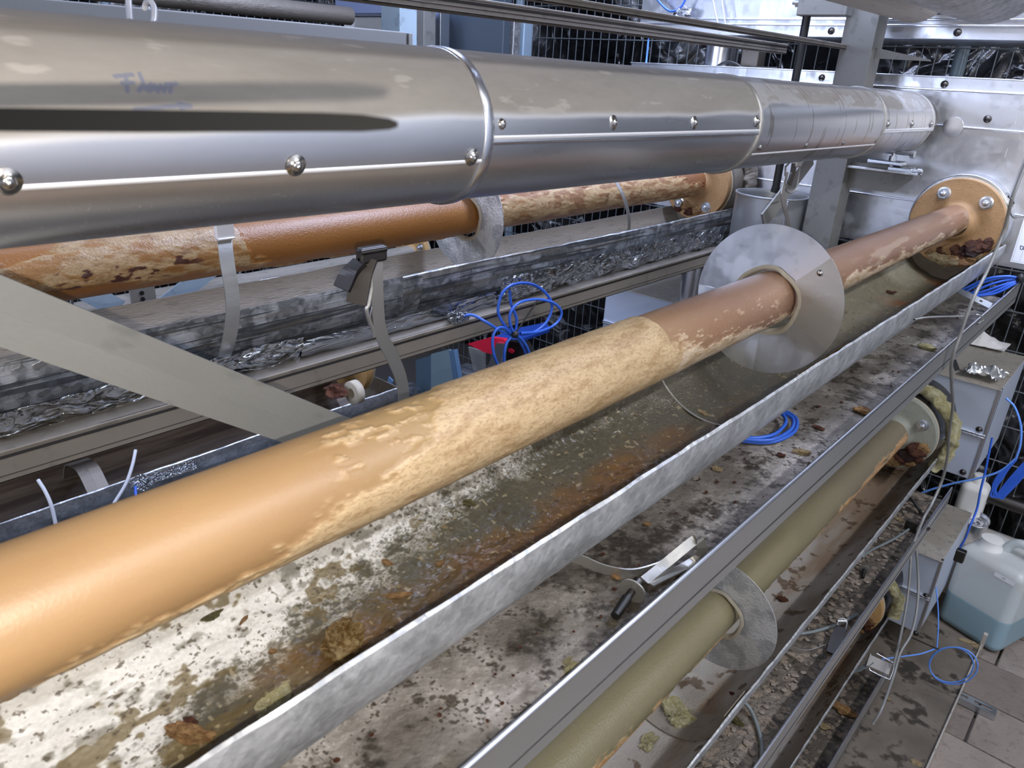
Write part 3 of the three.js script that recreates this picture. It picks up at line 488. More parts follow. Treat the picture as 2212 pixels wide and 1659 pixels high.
// ---------- troughs under the pipes ----------
function trough(label, x, y, r, z0, z1, { inner, outer = M.galv, tilt = 0, films, joints = [], wave = 0.0015, rim = true } = {}) {
  const t = thing('half_trough', label, 'trough'), wob = (i, z) => [0, wave * (vn(z * 7, 0, 17) - 0.5) + wave * 0.3 * (vn(z * 40, 1, 23) - 0.5)];
  const a0 = 180 + tilt, a1 = 360 + tilt;
  part('trough_shell', sheet(arc(x, y, r, a0, a1, 40), -0.0016, z0, z1, 220, wob), outer, t);
  for (const [f0, f1, m, n] of films) part('residue_film', skin((q, z) => { const a = (a0 + q * (a1 - a0)) * Math.PI / 180, rr = r - 0.0008 - (n > 60 ? 0.0022 * sst(0.5, 0.7, fbm(z * 22, q * 12, 4, 327)) * sst(0, 0.05, q) * sst(1, 0.9, q) : 0), w = wob(5, z); return [x + rr * Math.cos(a), y + rr * Math.sin(a) + w[1]]; }, f0, f1, 96, n), m, t, 'grime and lime on the inside');
  part('end_plate', plate(arc(x, y, r - 0.001, a0, a1, 32), 0.0016).translate(0, 0, z1 + 0.001), M.dusty, t, 'closing plate at the far end');
  if (rim) part('rim_band', sheet([...arc(x, y, r + 0.0028, 318 + tilt, 360 + tilt, 14), [x + (r + 0.0002) * Math.cos(tilt * Math.PI / 180), y + (r + 0.003) * Math.sin(tilt * Math.PI / 180) + 0.0018]], 0.0012, z0, z1, 240, (i, z) => { const w = wob(5, z); return [0.0014 * (vn(z * 34, i * 0.4, 41) - 0.5), w[1] + 0.0012 * (vn(z * 60, i, 43) - 0.5)]; }), tilt ? M.galvStreak : M.galvPale, t, 'crumpled metal tape along the rim');
  for (const [j0, j1] of joints) part('overlap_collar', sheet(arc(x, y, r - 0.0035, a0 + 4, a1 + 1, 40), 0.0012, j0, j1, 4), inner ?? M.residueBack, t, 'overlapping joint of two trough lengths');
  return t;
}
trough('long galvanised half trough of grime below the foreground pipe', FX, FY[1] - 0.049, 0.105, 0.2, -2.055, { films: [[0.2, -0.75, M.residueNear, 260], [-0.75, -2.05, M.residueFar, 160]], joints: [] });
{ // the joint wears the same grime
  const t = scene.children.find((o) => o.name === 'half_trough');
  const g = skin((q, z) => { const a = (188 + q * 172) * Math.PI / 180, rr = 0.1006; return [FX + rr * Math.cos(a), FY[1] - 0.049 + rr * Math.sin(a)]; }, -0.852, -1.03, 60, 12), uv = g.attributes.uv, p = g.attributes.position;
  for (let i = 0; i < uv.count; i++) uv.setXY(i, (p.getZ(i) + 0.75) / (-1.31), (8 + uv.getY(i) * 172) / 180);
  part('overlap_collar', g, M.residueFar, t, 'overlapping joint of two trough lengths');
  part('collar_edge', sheet(arc(FX, FY[1] - 0.049, 0.1005, 188, 360, 40), -0.0014, -0.85, -0.8525, 1), M.steel, t);
}
trough('grimy half trough below the olive pipe in the middle row', FX, FY[2] - 0.056, 0.105, 0.1, -2.19, { films: [[0.1, -2.185, M.residueLow, 50]], joints: [[-0.86, -0.93]], inner: M.residueBack });
trough('rusty half trough in the lowest row of the front rack', FX, FY[3] - 0.04, 0.105, 0.1, -2.19, { films: [[0.1, -2.185, M.residueLow, 50]] });
const backT = trough('foil wrapped galvanised half trough below the orange brown pipe', BX, FY[1] - 0.077, 0.105, 0.3, -2.055, { tilt: 7, outer: M.galvStreak, films: [[0.3, -2.05, M.residueBack, 40]], wave: 0.003 });
for (const [f0, f1] of [[-0.1, -0.5], [-0.49, -0.79]]) part('patch_sheet', sheet(arc(BX, FY[1] - 0.077, 0.1085, 345, 369, 12), 0.001, f0, f1, 12, (i, z) => [0.001 * (vn(z * 20, i, 4) - 0.5), 0.002 * (vn(z * 12, 3, 5) - 0.5)]), M.galvStreak, backT, 'galvanised patch sheet');
{ // crinkled foil round the underside
  const g = (z0, z1, a0, a1, s) => skin((q, z) => { const a = mix(a0, a1, q) * Math.PI / 180, e = sst(0, 0.12, q), calm = s === 333 ? 0.25 : 1, n = fbm(z * 18 * calm + 2 * fbm(z * 9 * calm, q * 5, 3, s), q * 9, 4, s), m = Math.abs(2 * fbm(z * 34 * calm, q * 15 + z * 11 * calm, 3, s + 2) - 1), rr = 0.111 + e * (0.022 + 0.016 * n + 0.008 * m); return [BX + rr * Math.cos(a), FY[1] - 0.077 + rr * Math.sin(a) - e * 0.006]; }, z0, z1, 60, Math.round(Math.abs(z1 - z0) * 220));
  part('foil_wrap', g(0.3, -0.57, 205, 350, 331), M.foil, backT, 'crinkled foil round the underside');
  part('foil_wrap', g(-0.57, -1.02, 205, 346, 333), M.foilCalm, backT, 'smoother foil round the underside');
  part('foil_wrap', g(-1.0, -1.9, 205, 357, 337), M.foil, backT, 'torn and crumpled foil at the far end');
}
trough('half trough of the second rack hidden below the front pipe', BX, FY[2] - 0.06, 0.105, 0.3, -2.06, { films: [[0.3, -2.055, M.residueBrown, 20]], rim: false });
const thirdT = trough('brown stained half trough of the third rack behind the grey rail', TX, FY[2] - 0.06, 0.105, 0.3, -1.3, { films: [[0.3, -1.295, M.residueBrown, 20]], wave: 0.003 });
part('foil_wrap', skin((q, z) => { const a = mix(240, 345, q) * Math.PI / 180, n = fbm(z * 16, q * 8, 4, 345), rr = 0.112 + sst(0, 0.1, q) * (0.014 + 0.02 * n); return [TX + rr * Math.cos(a), FY[2] - 0.06 + rr * Math.sin(a)]; }, 0.3, -1.18, 40, 240), M.foil, thirdT, 'dark reflecting foil');
part('inner_bracket', band([V(TX - 0.085, FY[2] - 0.11, -0.47), V(TX - 0.05, FY[2] - 0.06, -0.47), V(TX + 0.02, FY[2] - 0.045, -0.47), V(TX + 0.07, FY[2] - 0.08, -0.47)], V(0, 0, 1), 0.045, 0.003), M.brownPaint, thirdT, 'curved bracket inside the trough');
trough('galvanised trough at the upper right corner, seen from below', FX, 0.228, 0.105, 0.2, -1.75, { films: [[0.2, -1.75, M.residueBack, 10]], rim: false, wave: 0.0005 });

// ---------- trays and rack members ----------
function tray(label, x0, x1, yLip, z0, z1, m, deep = 0.045) {
  const t = thing('drip_tray', label, 'tray');
  part('tray_floor', bx(x0, x1 - 0.0022, yLip - deep, yLip - deep + 0.002, z0, z1), m, t, 'grimy tray floor');
  part('front_lip', sheet([[x1 - 0.002, yLip - deep - 0.002], [x1, yLip - deep - 0.002], [x1, yLip], [x1 - 0.004, yLip + 0.001], [x1 - 0.0055, yLip - 0.004]], 0.0012, z0, z1, 1), M.steel, t, 'folded steel edge');
  part('lip_fold', rod(V(x1 - 0.0022, yLip + 0.0002, z0), V(x1 - 0.0022, yLip + 0.0002, z1), 0.0024, 10), M.aluBright, t);
  part('lip_groove', bx(x1 - 0.0004, x1 + 0.0008, yLip - deep + 0.012, yLip - deep + 0.0135, z0, z1, 0.0002), M.darkSteel, t);
  part('back_lip', bx(x0 - 0.002, x0, yLip - deep, yLip - 0.005, z0, z1), M.steel, t);
  return t;
}
const LX = -0.2226;
tray('grimy grey drip tray below the foreground trough', -0.6, LX, -0.4, 0.3, -2.06, M.tray);
tray('flaky brown drip tray below the middle trough', -0.6, LX, -0.955, 0.2, -2.06, M.trayDark);
tray('dark drip tray below the lowest trough', -0.6, LX, -1.505, 0.2, -2.0, M.trayDark, 0.07);
{
  const t = thing('base_plate', 'wide dusty base plate near the floor beside the lowest tray', 'plate');
  part('plate_top', bx(-0.62, -0.054, FLOOR + 0.028, FLOOR + 0.034, -1.2, -2.42), M.plinth, t);
  part('plate_edge', sheet([[-0.056, FLOOR], [-0.05, FLOOR], [-0.05, FLOOR + 0.045], [-0.054, FLOOR + 0.045]], 0.001, -1.2, -2.42, 1), M.dustAlu, t, 'upright rim along the floor');
  part('plate_frame', bx(-0.62, -0.056, FLOOR, FLOOR + 0.028, -1.2, -2.42), M.darkSteel, t);
}
// second and third racks: grey painted rails
function rail(label, x, y0, y1, z0, z1, m = M.brownPaint, groove = true) {
  const t = thing('rack_rail', label, 'rail');
  part('rail_web', bx(x - 0.003, x, y0, y1, z0, z1), m, t);
  part('rail_top', bx(x - 0.035, x + 0.001, y1 - 0.004, y1, z0, z1), m, t);
  part('rail_foot', bx(x - (groove ? 0.03 : 0.012), x, y0, y0 + 0.003, z0, z1), M.dusty, t);
  if (groove) { part('rail_line', bx(x - 0.0005, x + 0.0007, y1 - 0.0095, y1 - 0.0055, z0, z1, 0.0002), M.darkSteel, t); part('rail_line', bx(x - 0.0005, x + 0.0007, y0 + 0.008, y0 + 0.009, z0, z1, 0.0002), M.darkSteel, t); }
  return t;
}
rail('grey painted rack rail running along the middle behind the foreground pipe', -0.883, -0.456, -0.4175, 0.3, -2.0);
rail('rack rail of the third rack hidden behind the foil', -1.5, -1.0, -0.955, 0.3, -1.2);
rail('thin upper rail crossing in front of the grey column', -0.69, 0.0792, 0.0897, 0.3, -2.05, M.brownPaint, false);
rail('dusty upper rail ending short of the header, under the thin rail', -0.87, 0.0685, 0.0914, 0.3, -2.02, M.brownPaint, true);
{
  const t = thing('rack_beam', 'grey painted beam at the upper left behind the clad pipe', 'beam');
  part('beam_web', bx(-1.52, -1.5, -0.05, 0.064, 0.3, -1.288, 0.003), std(0x6f706f, 0.6, 0.1), t);
  part('end_plate', bx(-1.53, -1.494, -0.1, 0.062, -1.288, -1.3), M.paint, t);
  part('beam_column', bx(-1.6, -1.53, -0.1, CEIL, -1.29, -1.345), M.bluePaint, t);
}
// ---------- header ducts at the far end ----------
function header(label, x0, x1, y0, y1, zf, depth, seams, screws, topM = M.alu) {
  const front = topM === M.alu ? M.alu : M.aluDull;
  const t = thing('header_duct', label, 'duct'), ys = [y0, ...seams.slice().sort((a, b) => a - b), y1];
  part('duct_body', bx(x0, x1, y0 + 0.002, y1 - 0.002, zf - 0.004, zf - depth), topM, t);
  for (let i = 0; i < ys.length - 1; i++) {
    part('front_panel', bx(x0 - 0.002, x1 + 0.002, ys[i] + 0.0018, ys[i + 1] - 0.0018, zf - 0.004, zf + (i % 2 ? 0.001 : 0), 0.0012), front, t);
    if (i) part('standing_seam', bx(x0 - 0.003, x1 + 0.003, ys[i] - 0.0022, ys[i] + 0.0022, zf - 0.002, zf + 0.006, 0.0012), M.aluBright, t);
  }
  part('top_flange', bx(x0 - 0.004, x1 + 0.004, y1 - 0.003, y1, zf + 0.007, zf - depth - 0.004), topM, t);
  part('side_panel', bx(x1, x1 + 0.004, y0 + 0.004, y1 - 0.004, zf - 0.012, zf - depth), front, t);
  part('corner_strip', bx(x1 - 0.003, x1 + 0.006, y0, y1, zf + 0.002, zf - 0.012), M.aluBright, t);
  for (const [px, py] of screws) { const p = onZ(px, py, zf + 0.002); part('screw', merge(screwHead(0.0055)).translate(p.x, p.y, zf + 0.002), M.darkSteel, t); }
  return t;
}
header('aluminium header duct at the top of the picture behind the dark rod', -1.375, -0.1, 0.112, 0.55, -2.1, 0.3, [0.142, 0.155], [[2068, 70], [1795, 67], [1460, 30]]);
header('aluminium header duct that the clad pipe and the foreground pipe run into', -1.375, -0.12, -0.375, 0.034, -2.08, 0.3, [0.005, -0.074, -0.253], [[2040, 182], [2133, 257], [1775, 168]]);
header('aluminium header duct with dusty top at the right, behind the olive pipe', -1.46, -0.208, -0.98, -0.706, -2.2, 0.36, [-0.843, -0.85], [[2062, 905], [2115, 928], [2080, 1020]], M.dustAlu);
header('lowest aluminium header duct beside the jerrycan', -1.46, -0.208, -1.52, -1.25, -2.2, 0.36, [-1.386, -1.393], [[2000, 1287], [1978, 1368]], M.dustAlu);
for (const [y, z, say, r] of [[FY[1] - 0.006, -2.022, 'metal collar between the orange flange and the header', 0.106], [FY[2], -2.02, 'dark stub collar behind the grey green flange', 0.098], [FY[3], -2.02, 'dark stub collar behind the lowest ochre flange', 0.098]]) {
  const zb = y < -0.5 ? -2.2 : -2.08;
  solo('collar', merge([latheZ([[r - 0.002, 0], [r, 0], [r, zb - z], [r - 0.002, zb - z], [r - 0.002, 0]], 64).translate(FX, y, z), latheZ([[0.02, -0.006], [r - 0.003, -0.006], [r - 0.003, -0.02], [0.02, -0.02]], 48).translate(FX, y, z + 0.003)]), y < -0.5 ? M.darkSteel : M.alu, say, 'collar');
}
solo('collar', latheZ([[0.102, 0.0], [0.106, 0.0], [0.106, -0.1], [0.102, -0.1], [0.102, 0]], 64).translate(BX, FY[1] - 0.004, -1.985), M.dusty, 'dark collar behind the orange flange of the second rack', 'collar');
solo('cover_disc', latheZ([[0, 0], [0.022, 0], [0.0225, -0.001], [0.0225, -0.0035], [0, -0.0035]], 40).translate(...onZ(2058, 274, -2.073).toArray()), M.aluBright, 'small round bright cover on the header beside the clad pipe end', 'cover');
{ // insulation ring behind the grey green flange and its lower fellow
  const ring = (y, a0, a1, r0, sd) => { const pts = []; for (let i = 0; i <= 14; i++) { const a = mix(a0, a1, i / 14) * Math.PI / 180; pts.push(V(FX + r0 * Math.cos(a), y + r0 * Math.sin(a), -2.05 - 0.01 * vn(i * 0.7, 2, sd))); } const g = tube(pts, 0.017, 120, 12), p = g.attributes.position, v = V(0, 0, 0); for (let i = 0; i < p.count; i++) { v.fromBufferAttribute(p, i); const k = 0.016 * (fbm(v.x * 60 + v.z * 40, v.y * 60, 4, sd) - 0.5); p.setXYZ(i, v.x + k, v.y + k * 0.7, v.z + 0.022 * (fbm(v.y * 50, v.x * 50 + v.z * 30, 4, sd + 1) - 0.5)); } g.computeVertexNormals(); return g; };
  solo('insulation_ring', ring(FY[2] - 0.012, 95, -36, 0.127, 51), M.wool, 'ragged yellow insulation wool round the grey green flange', 'insulation');
  solo('insulation_ring', ring(FY[3], 80, -10, 0.12, 53), M.wool, 'yellow insulation wool round the lowest ochre flange', 'insulation');
  solo('insulation_ring', ring(FY[1], 75, -60, 0.119, 55).translate(BX - FX, 0, 0.0), M.dusty, 'dusty insulation collar behind the orange flange of the second rack', 'insulation');
}
{
  const t = thing('label_card', 'white card with handwritten letter on the header at the right edge', 'label'), a = onZ(2182, 565, -2.072), w = 0.075, h = 0.105;
  const cv = document.createElement('canvas'); cv.width = 240; cv.height = 336; const c = cv.getContext('2d');
  c.fillStyle = '#f1f2f6'; c.fillRect(0, 0, 240, 336); c.strokeStyle = '#9aa0b0'; c.lineWidth = 1.5; for (let i = 1; i < 5; i++) { c.beginPath(); c.moveTo(18 + i * 40, 12); c.lineTo(18 + i * 40, 324); c.stroke(); }
  c.strokeRect(10, 10, 220, 316);
  c.save(); c.translate(40, 60); c.rotate(Math.PI / 2); c.fillStyle = '#3a4258'; c.font = 'bold 17px sans-serif'; c.fillText('KW', 0, 0); c.font = '15px sans-serif'; c.fillText('53', 46, 0); c.restore();
  c.save(); c.translate(34, 210); c.rotate(Math.PI / 2); c.strokeStyle = '#1d2748'; c.lineWidth = 5; c.beginPath(); c.moveTo(4, -34); c.lineTo(0, 0); c.lineTo(18, -3); c.bezierCurveTo(36, -10, 22, -24, 6, -18); c.bezierCurveTo(30, -22, 26, -42, 4, -34); c.stroke(); c.restore();
  const ct = new THREE.CanvasTexture(cv); ct.colorSpace = THREE.SRGBColorSpace;
  const g = new THREE.PlaneGeometry(w, h); part('card', g.translate(a.x + w / 2, a.y + h / 2, -2.0705), std(0xffffff, 0.5, 0, { map: ct }), t);
  part('card_back', bx(a.x, a.x + w, a.y, a.y + h, -2.0745, -2.0712, 0.0004), M.white, t);
}
// ---------- column, brackets and rods before the header ----------
{
  const t = thing('rack_column', 'grey painted steel column in front of the header', 'column');
  part('column_web', bx(-0.702, -0.634, FLOOR, CEIL, -1.93, -1.936, 0.002), M.paint, t);
  part('column_flange', bx(-0.637, -0.631, FLOOR, CEIL, -1.93, -1.998, 0.002), M.paint, t, 'brighter side flange');
  part('column_flange', bx(-0.705, -0.699, FLOOR, CEIL, -1.93, -1.998, 0.002), M.paint, t);
  part('foot_plate', bx(-0.74, -0.6, FLOOR, FLOOR + 0.01, -1.89, -2.03), M.paint, t);
  const P = (px, py) => { const p = onZ(px, py, -1.975); return [p.x, p.y]; };
  part('gusset', plate([P(1828, 349), P(1977, 360), P(1971, 387), P(1929, 416), P(1826, 404)], 0.005).translate(0, 0, -1.977), M.paint, t, 'grey gusset plate with one cut corner');
  const a = onZ(1826, 349, -1.96), b = onZ(1990, 363, -1.96);
  part('gusset_angle', bx(a.x, b.x, a.y - 0.012, a.y - 0.006, -1.94, -1.985), M.galv, t);
  part('cantilever_arm', plate([[-0.634, 0.086], [-0.51, 0.064], [-0.508, 0.061], [-0.634, 0.063]], 0.004).translate(0, 0, -1.955), M.paint, t, 'tapered arm');
}
{
  const t = thing('beam_clamp', 'pair of bolted beam clamps on the gusset below the clad pipe end', 'clamp'), y = onZ(1900, 350, -1.96).y, x = onZ(1880, 350, -1.96).x;
  part('clamp_jaw', bx(x - 0.005, x + 0.075, y - 0.004, y + 0.006, -1.945, -1.985, 0.003), M.zinc, t);
  part('clamp_jaw', bx(x + 0.045, x + 0.1, y - 0.016, y - 0.006, -1.945, -1.98, 0.003), M.zinc, t);
  part('clamp_bolt', [rod(V(x + 0.05, y - 0.02, -1.955), V(x + 0.05, y + 0.045, -1.955), 0.005), hexNut(0.009, 0.01).rotateX(Math.PI / 2).translate(x + 0.05, y + 0.012, -1.955), rod(V(x + 0.03, y + 0.026, -1.955), V(x + 0.085, y + 0.026, -1.955), 0.005), hexNut(0.009, 0.009).rotateY(Math.PI / 2).translate(x + 0.09, y + 0.026, -1.955), rod(V(x + 0.07, y - 0.01, -1.95), V(x + 0.122, y - 0.01, -1.95), 0.004), hexNut(0.008, 0.008).rotateY(Math.PI / 2).translate(x + 0.115, y - 0.01, -1.95)], M.zinc, t);
}
{
  const t = thing('hanging_rod', 'dark rod hanging from a grey bracket before the header', 'rod'), a = onZ(1748, 8, -1.9), b = onZ(1676, 405, -1.9);
  const top = V(a.x + 0.003, 0.35, -1.9);
  part('rod', [rod(a, b, 0.0095, 16), rod(a, top, 0.0095, 16)], M.black, t);
  part('rod_end', rod(b.clone().add(V(0.0005, 0.003, 0)), b.clone().add(V(-0.0015, -0.012, 0)), 0.0105, 16), M.rubber, t);
  const q = onZ(1735, 33, -1.9);
  part('bracket', [bx(q.x - 0.012, -0.69, q.y - 0.002, q.y + 0.05, -1.885, -1.925, 0.003)], M.paint, t, 'grey bracket to the column');
  part('bracket_bolt', [rod(V(q.x - 0.012, q.y + 0.028, -1.9), V(q.x - 0.03, q.y + 0.028, -1.9), 0.006), hexNut(0.011, 0.009).rotateY(Math.PI / 2).translate(q.x - 0.018, q.y + 0.028, -1.9)], M.zinc, t);
}
{
  const t = thing('steel_bucket', 'grey open steel cylinder standing before the header beside the column', 'bucket'), x = -0.805, z = -1.94, y1 = -0.268;
  part('bucket_wall', lathe([[0.091, -0.42], [0.0915, -0.006], [0.0935, -0.004], [0.0935, 0], [0.0905, 0], [0.0895, -0.01], [0.089, -0.415], [0, -0.415], [0, -0.42], [0.091, -0.42]], 64).translate(x, y1, z), std(0xb2b4b6, 0.42, 0.85), t);
  part('bucket_seam', bx(x + 0.066, x + 0.072, y1 - 0.42, y1 - 0.004, z + 0.058, z + 0.064), M.aluBright, t);
}
solo('silver_tube', lathe([[0.035, -0.705], [0.035, -0.4], [0.033, -0.4], [0.033, -0.705]], 40).translate(onZ(1494, 600, -2.26).x, 0, -2.26), M.aluBright, 'upright silver tube seen below the grey rack rail', 'tube');
solo('silver_tube', lathe([[0.045, -0.002], [0.045, 0.074], [0.043, 0.074], [0.043, -0.002]], 40).translate(onZ(1555, 130, -2.2).x, 0.037, -2.2), M.aluBright, 'upright silver tube between the two upper header ducts', 'tube');
solo('junction_box', bx(onZ(1603, 130, -2.16).x, onZ(1640, 130, -2.16).x, 0.036, 0.1, -2.15, -2.2, 0.004), M.brownPaint, 'small brown box between the two upper header ducts', 'box');
solo('flat_brace', band([onX(1648, 478, -0.62), onX(1754, 340, -0.62)], V(1, 0, 0.2).cross(onX(1754, 340, -0.62).sub(onX(1648, 478, -0.62))), 0.034, 0.004, 2), M.paint, 'grey flat brace before the steel bucket', 'brace');

// ---------- the big diagonal brace ----------
{
  const t = thing('flat_brace', 'wide grey painted flat bar slanting across the left side', 'brace'), s = onX(-260, 574, -0.55), e = onX(700, 934, -0.55), n = V(1, 0, 0), d = e.clone().sub(s).normalize(), w = n.clone().cross(d);
  const p0 = s.clone(), p1 = e.clone().addScaledVector(d, 0.16);
  part('bar', band([p0, p1], w, 0.0435, 0.005, 2), M.paint, t);
}
// dark pointed strip close to the lens
{
  const at = (px, py, k) => ray(px, py).multiplyScalar(k), a = at(-220, 256, 0.2), b = at(700, 264, 0.2), c = at(780, 266, 0.2), d = at(858, 269, 0.2), up = V(0, 1, 0), len = (u) => u;
  const side = at(300, 200, 0.2).sub(at(300, 260, 0.2)).normalize(), nrm = ray(300, 260).normalize().negate(), o = [];
  for (const [p, h] of [[a, 0.0066], [at(300, 261, 0.2), 0.0062], [b, 0.0052], [c, 0.0047], [at(840, 268, 0.2), 0.0031], [d, 0.0014]]) o.push([p, h]);
  const pos = [], idx = [];
  o.forEach(([p, h], i) => { for (const [u, v] of [[-0.5, -0.5], [0.5, -0.5], [0.5, 0.5], [-0.5, 0.5]]) { const q = p.clone().addScaledVector(side, u * h).addScaledVector(nrm, v * 0.0014); pos.push(q.x, q.y, q.z); } if (i) for (let k = 0; k < 4; k++) { const m = (k + 1) % 4, A = i * 4; idx.push(A - 4 + k, A - 4 + m, A + m, A - 4 + k, A + m, A + k); } });
  const E = (o.length - 1) * 4; idx.push(0, 2, 1, 0, 3, 2, E, E + 1, E + 2, E, E + 2, E + 3);
  const g = new THREE.BufferGeometry(); g.setAttribute('position', new THREE.Float32BufferAttribute(pos, 3)); g.setIndex(idx); const gg = g.toNonIndexed(); gg.computeVertexNormals();
  solo('pointed_strip', merge([gg]), phy(0x050505, 0.75, 0, { specularIntensity: 0.3 }), 'dark pointed strip reaching in from the left before the clad pipe', 'strip');
}
// ---------- straps and toggle latches ----------
const stripX = (list, x) => list.map(([px, py, dx = 0]) => onX(px, py, x + dx));
{
  const t = thing('clamp_strap', 'bright steel strap with buckle round the orange brown pipe and its trough', 'strap');
  part('strap_band', band(stripX([[482, 488, -0.02], [490, 560, 0], [502, 640, 0.01], [501, 700, 0.014], [489, 755, 0.01], [472, 804, 0]], -0.925), V(0, 0, 1), 0.02, 0.0014), M.steel, t);
  const b = onX(483, 497, -0.935); part('buckle', [bx(b.x - 0.004, b.x + 0.003, b.y - 0.012, b.y + 0.016, b.z - 0.014, b.z + 0.012, 0.003), rod(V(b.x + 0.004, b.y - 0.011, b.z - 0.012), V(b.x + 0.004, b.y - 0.011, b.z + 0.011), 0.0016)], M.aluHem, t);
  part('strap_foot', lump(0.012, 77, 0.4, 0.8, 1.2, 0.2).translate(...onX(474, 796, -0.92).toArray()), M.steel, t);
  const u = thing('clamp_strap', 'narrow steel strap round the crusted far end of the orange brown pipe', 'strap');
  part('strap_band', band(stripX([[1330, 392, -0.02], [1345, 420, 0], [1356, 455, 0.005], [1359, 485, 0.003], [1356, 512, -0.004]], -0.965), V(0, 0, 1), 0.011, 0.0012), M.steel, u);
}
function latch(t, P, s, m = M.darkSteel) { // P(px, py) gives points, s the size of a pixel
  const b = P(805, 548), z = V(0, 0, 1);
  part('latch_body', [bx(b.x - 0.006, b.x + 0.005, b.y - 0.009, b.y + 0.008, b.z - 0.016, b.z + 0.018, 0.003), rod(V(b.x + 0.004, b.y + 0.004, b.z - 0.014), V(b.x + 0.004, b.y + 0.004, b.z + 0.018), 0.003), rod(V(b.x + 0.001, b.y - 0.004, b.z - 0.014), V(b.x + 0.001, b.y - 0.004, b.z + 0.018), 0.0022)], m, t);
  part('latch_lever', band([P(794, 556), P(782, 590), P(776, 622), P(770, 656)], V(0.757, 0.04, -0.65), 0.021, 0.005, 16), m, t);
  part('latch_lever', band([P(778, 566), P(755, 590), P(738, 624)], V(0.757, 0.3, -0.6), 0.018, 0.005, 16), m, t);
  part('latch_bail', tube([P(800, 585), P(803, 620), P(797, 655), P(792, 668), P(797, 690), P(806, 714), P(809, 728)], 0.0022, 40, 8), M.steel, t);
}
{
  const t = thing('toggle_latch', 'open toggle latch with curved steel strap behind the foreground pipe', 'latch'), P = (px, py) => onX(px, py, -0.6);
  part('strap_band', band([P(813, 548), P(814, 610), P(818, 690), P(826, 728), P(846, 768), P(864, 810), P(872, 852), P(872, 900)], V(0, 0, 1), 0.0155, 0.0014), M.steel, t);
  part('strap_tongue', band([P(808, 655), P(803, 690), P(809, 726)], V(0, 0, 1), 0.004, 0.0012), M.aluBright, t);
  latch(t, P);
}
{
  const t = thing('toggle_latch', 'toggle latch hanging below the clad pipe before the steel bucket', 'latch'), P = (px, py) => onX(px, py, -0.585);
  part('strap_band', band([P(1700, 372), P(1693, 405), P(1690, 425), P(1697, 455), P(1706, 500)], V(0, 0, 1), 0.013, 0.0014), M.steel, t);
  part('latch_lever', band([P(1716, 352), P(1712, 375), P(1704, 398)], V(0, 0, 1), 0.018, 0.004), M.darkSteel, t);
  part('latch_bail', tube([P(1697, 360), P(1696, 396), P(1701, 414), P(1715, 414), P(1722, 402), P(1727, 352), P(1712, 347), P(1697, 360)], 0.0018, 60, 8), M.steel, t);
  part('latch_body', merge([bx(-0.006, 0.006, -0.008, 0.008, -0.014, 0.014, 0.003)]).translate(...P(1722, 352).toArray()), M.steel, t);
}
// clip lying on the tray
const TY = -0.442;
{
  const t = thing('strap_clip', 'bent steel strap end with clip and bolt lying on the grimy tray', 'clip'), P = (px, py, h = 0.002) => onY(px, py, TY + h);
  part('strap_band', band([P(1190, 1212, 0.016), P(1240, 1205, 0.02), P(1300, 1228, 0.008), P(1360, 1238, 0.004), P(1412, 1226, 0.004), P(1438, 1212, 0.003)], V(0.25, 1, 0.1), 0.012, 0.0014), M.steel, t);
  part('clip_arm', band([P(1392, 1254, 0.006), P(1432, 1222, 0.012), P(1478, 1184, 0.024), P(1500, 1168, 0.029), P(1512, 1170, 0.029), P(1516, 1184, 0.022), P(1512, 1204, 0.01), P(1490, 1218, 0.005), P(1450, 1238, 0.004), P(1404, 1262, 0.005)], V(0.757, 0.04, -0.65), 0.0095, 0.0014, 90), M.steel, t);
  part('loop_wire', rod(P(1545, 1190, 0.01), P(1600, 1152, 0.02), 0.003), M.darkSteel, t);
  const b = P(1366, 1276, 0.011), dir = P(1335, 1330, 0.006).sub(P(1385, 1256, 0.012)).normalize();
  part('bolt_washer', face(latheZ([[0.003, -0.001], [0.0125, -0.001], [0.0128, 0], [0.0125, 0.001], [0.003, 0.001]], 32), dir).translate(b.x, b.y, b.z), M.steel, t);
  part('bolt_sleeve', rod(b.clone().addScaledVector(dir, -0.013), b, 0.0055, 16), M.darkSteel, t);
  part('bolt_shank', [rod(b, b.clone().addScaledVector(dir, 0.02), 0.0036, 12), rod(b.clone().addScaledVector(dir, 0.012), b.clone().addScaledVector(dir, 0.036), 0.0048, 12, 0.0042)], M.black, t, 'black threaded end');
  const g = thing('strap_clip', 'steel toggle clip lying on the flaky tray beside the middle trough', 'clip'), Q = (px, py, h = 0.004) => onY(px, py, -0.996 + h);
  part('clip_frame', [tube([Q(1808, 1352, 0.02), Q(1812, 1338, 0.022), Q(1826, 1338, 0.02), Q(1828, 1356, 0.014), Q(1806, 1414, 0.004)], 0.002, 40, 8), rod(Q(1808, 1342, 0.022), Q(1826, 1342, 0.022), 0.004)], M.steel, g);
  part('clip_lever', band([Q(1818, 1356, 0.018), Q(1806, 1380, 0.012), Q(1796, 1412, 0.004)], V(1, 0, -0.3), 0.02, 0.004), M.darkSteel, g);
  part('clip_tail', band([Q(1782, 1396, 0.003), Q(1740, 1408, 0.003), Q(1702, 1398, 0.004)], V(0.2, 1, 0), 0.01, 0.0012), M.steel, g);
  const k = thing('strap_clip', 'square steel clip standing up from the flaky tray before the dark belt', 'clip');
  part('clip_frame', [bx(-0.014, 0.012, 0, 0.026, -0.004, 0.002), bx(0.012, 0.04, 0.02, 0.023, -0.01, 0.006)].map((q) => q.translate(...Q(1965, 1146, 0).toArray())), M.darkSteel, k);
}
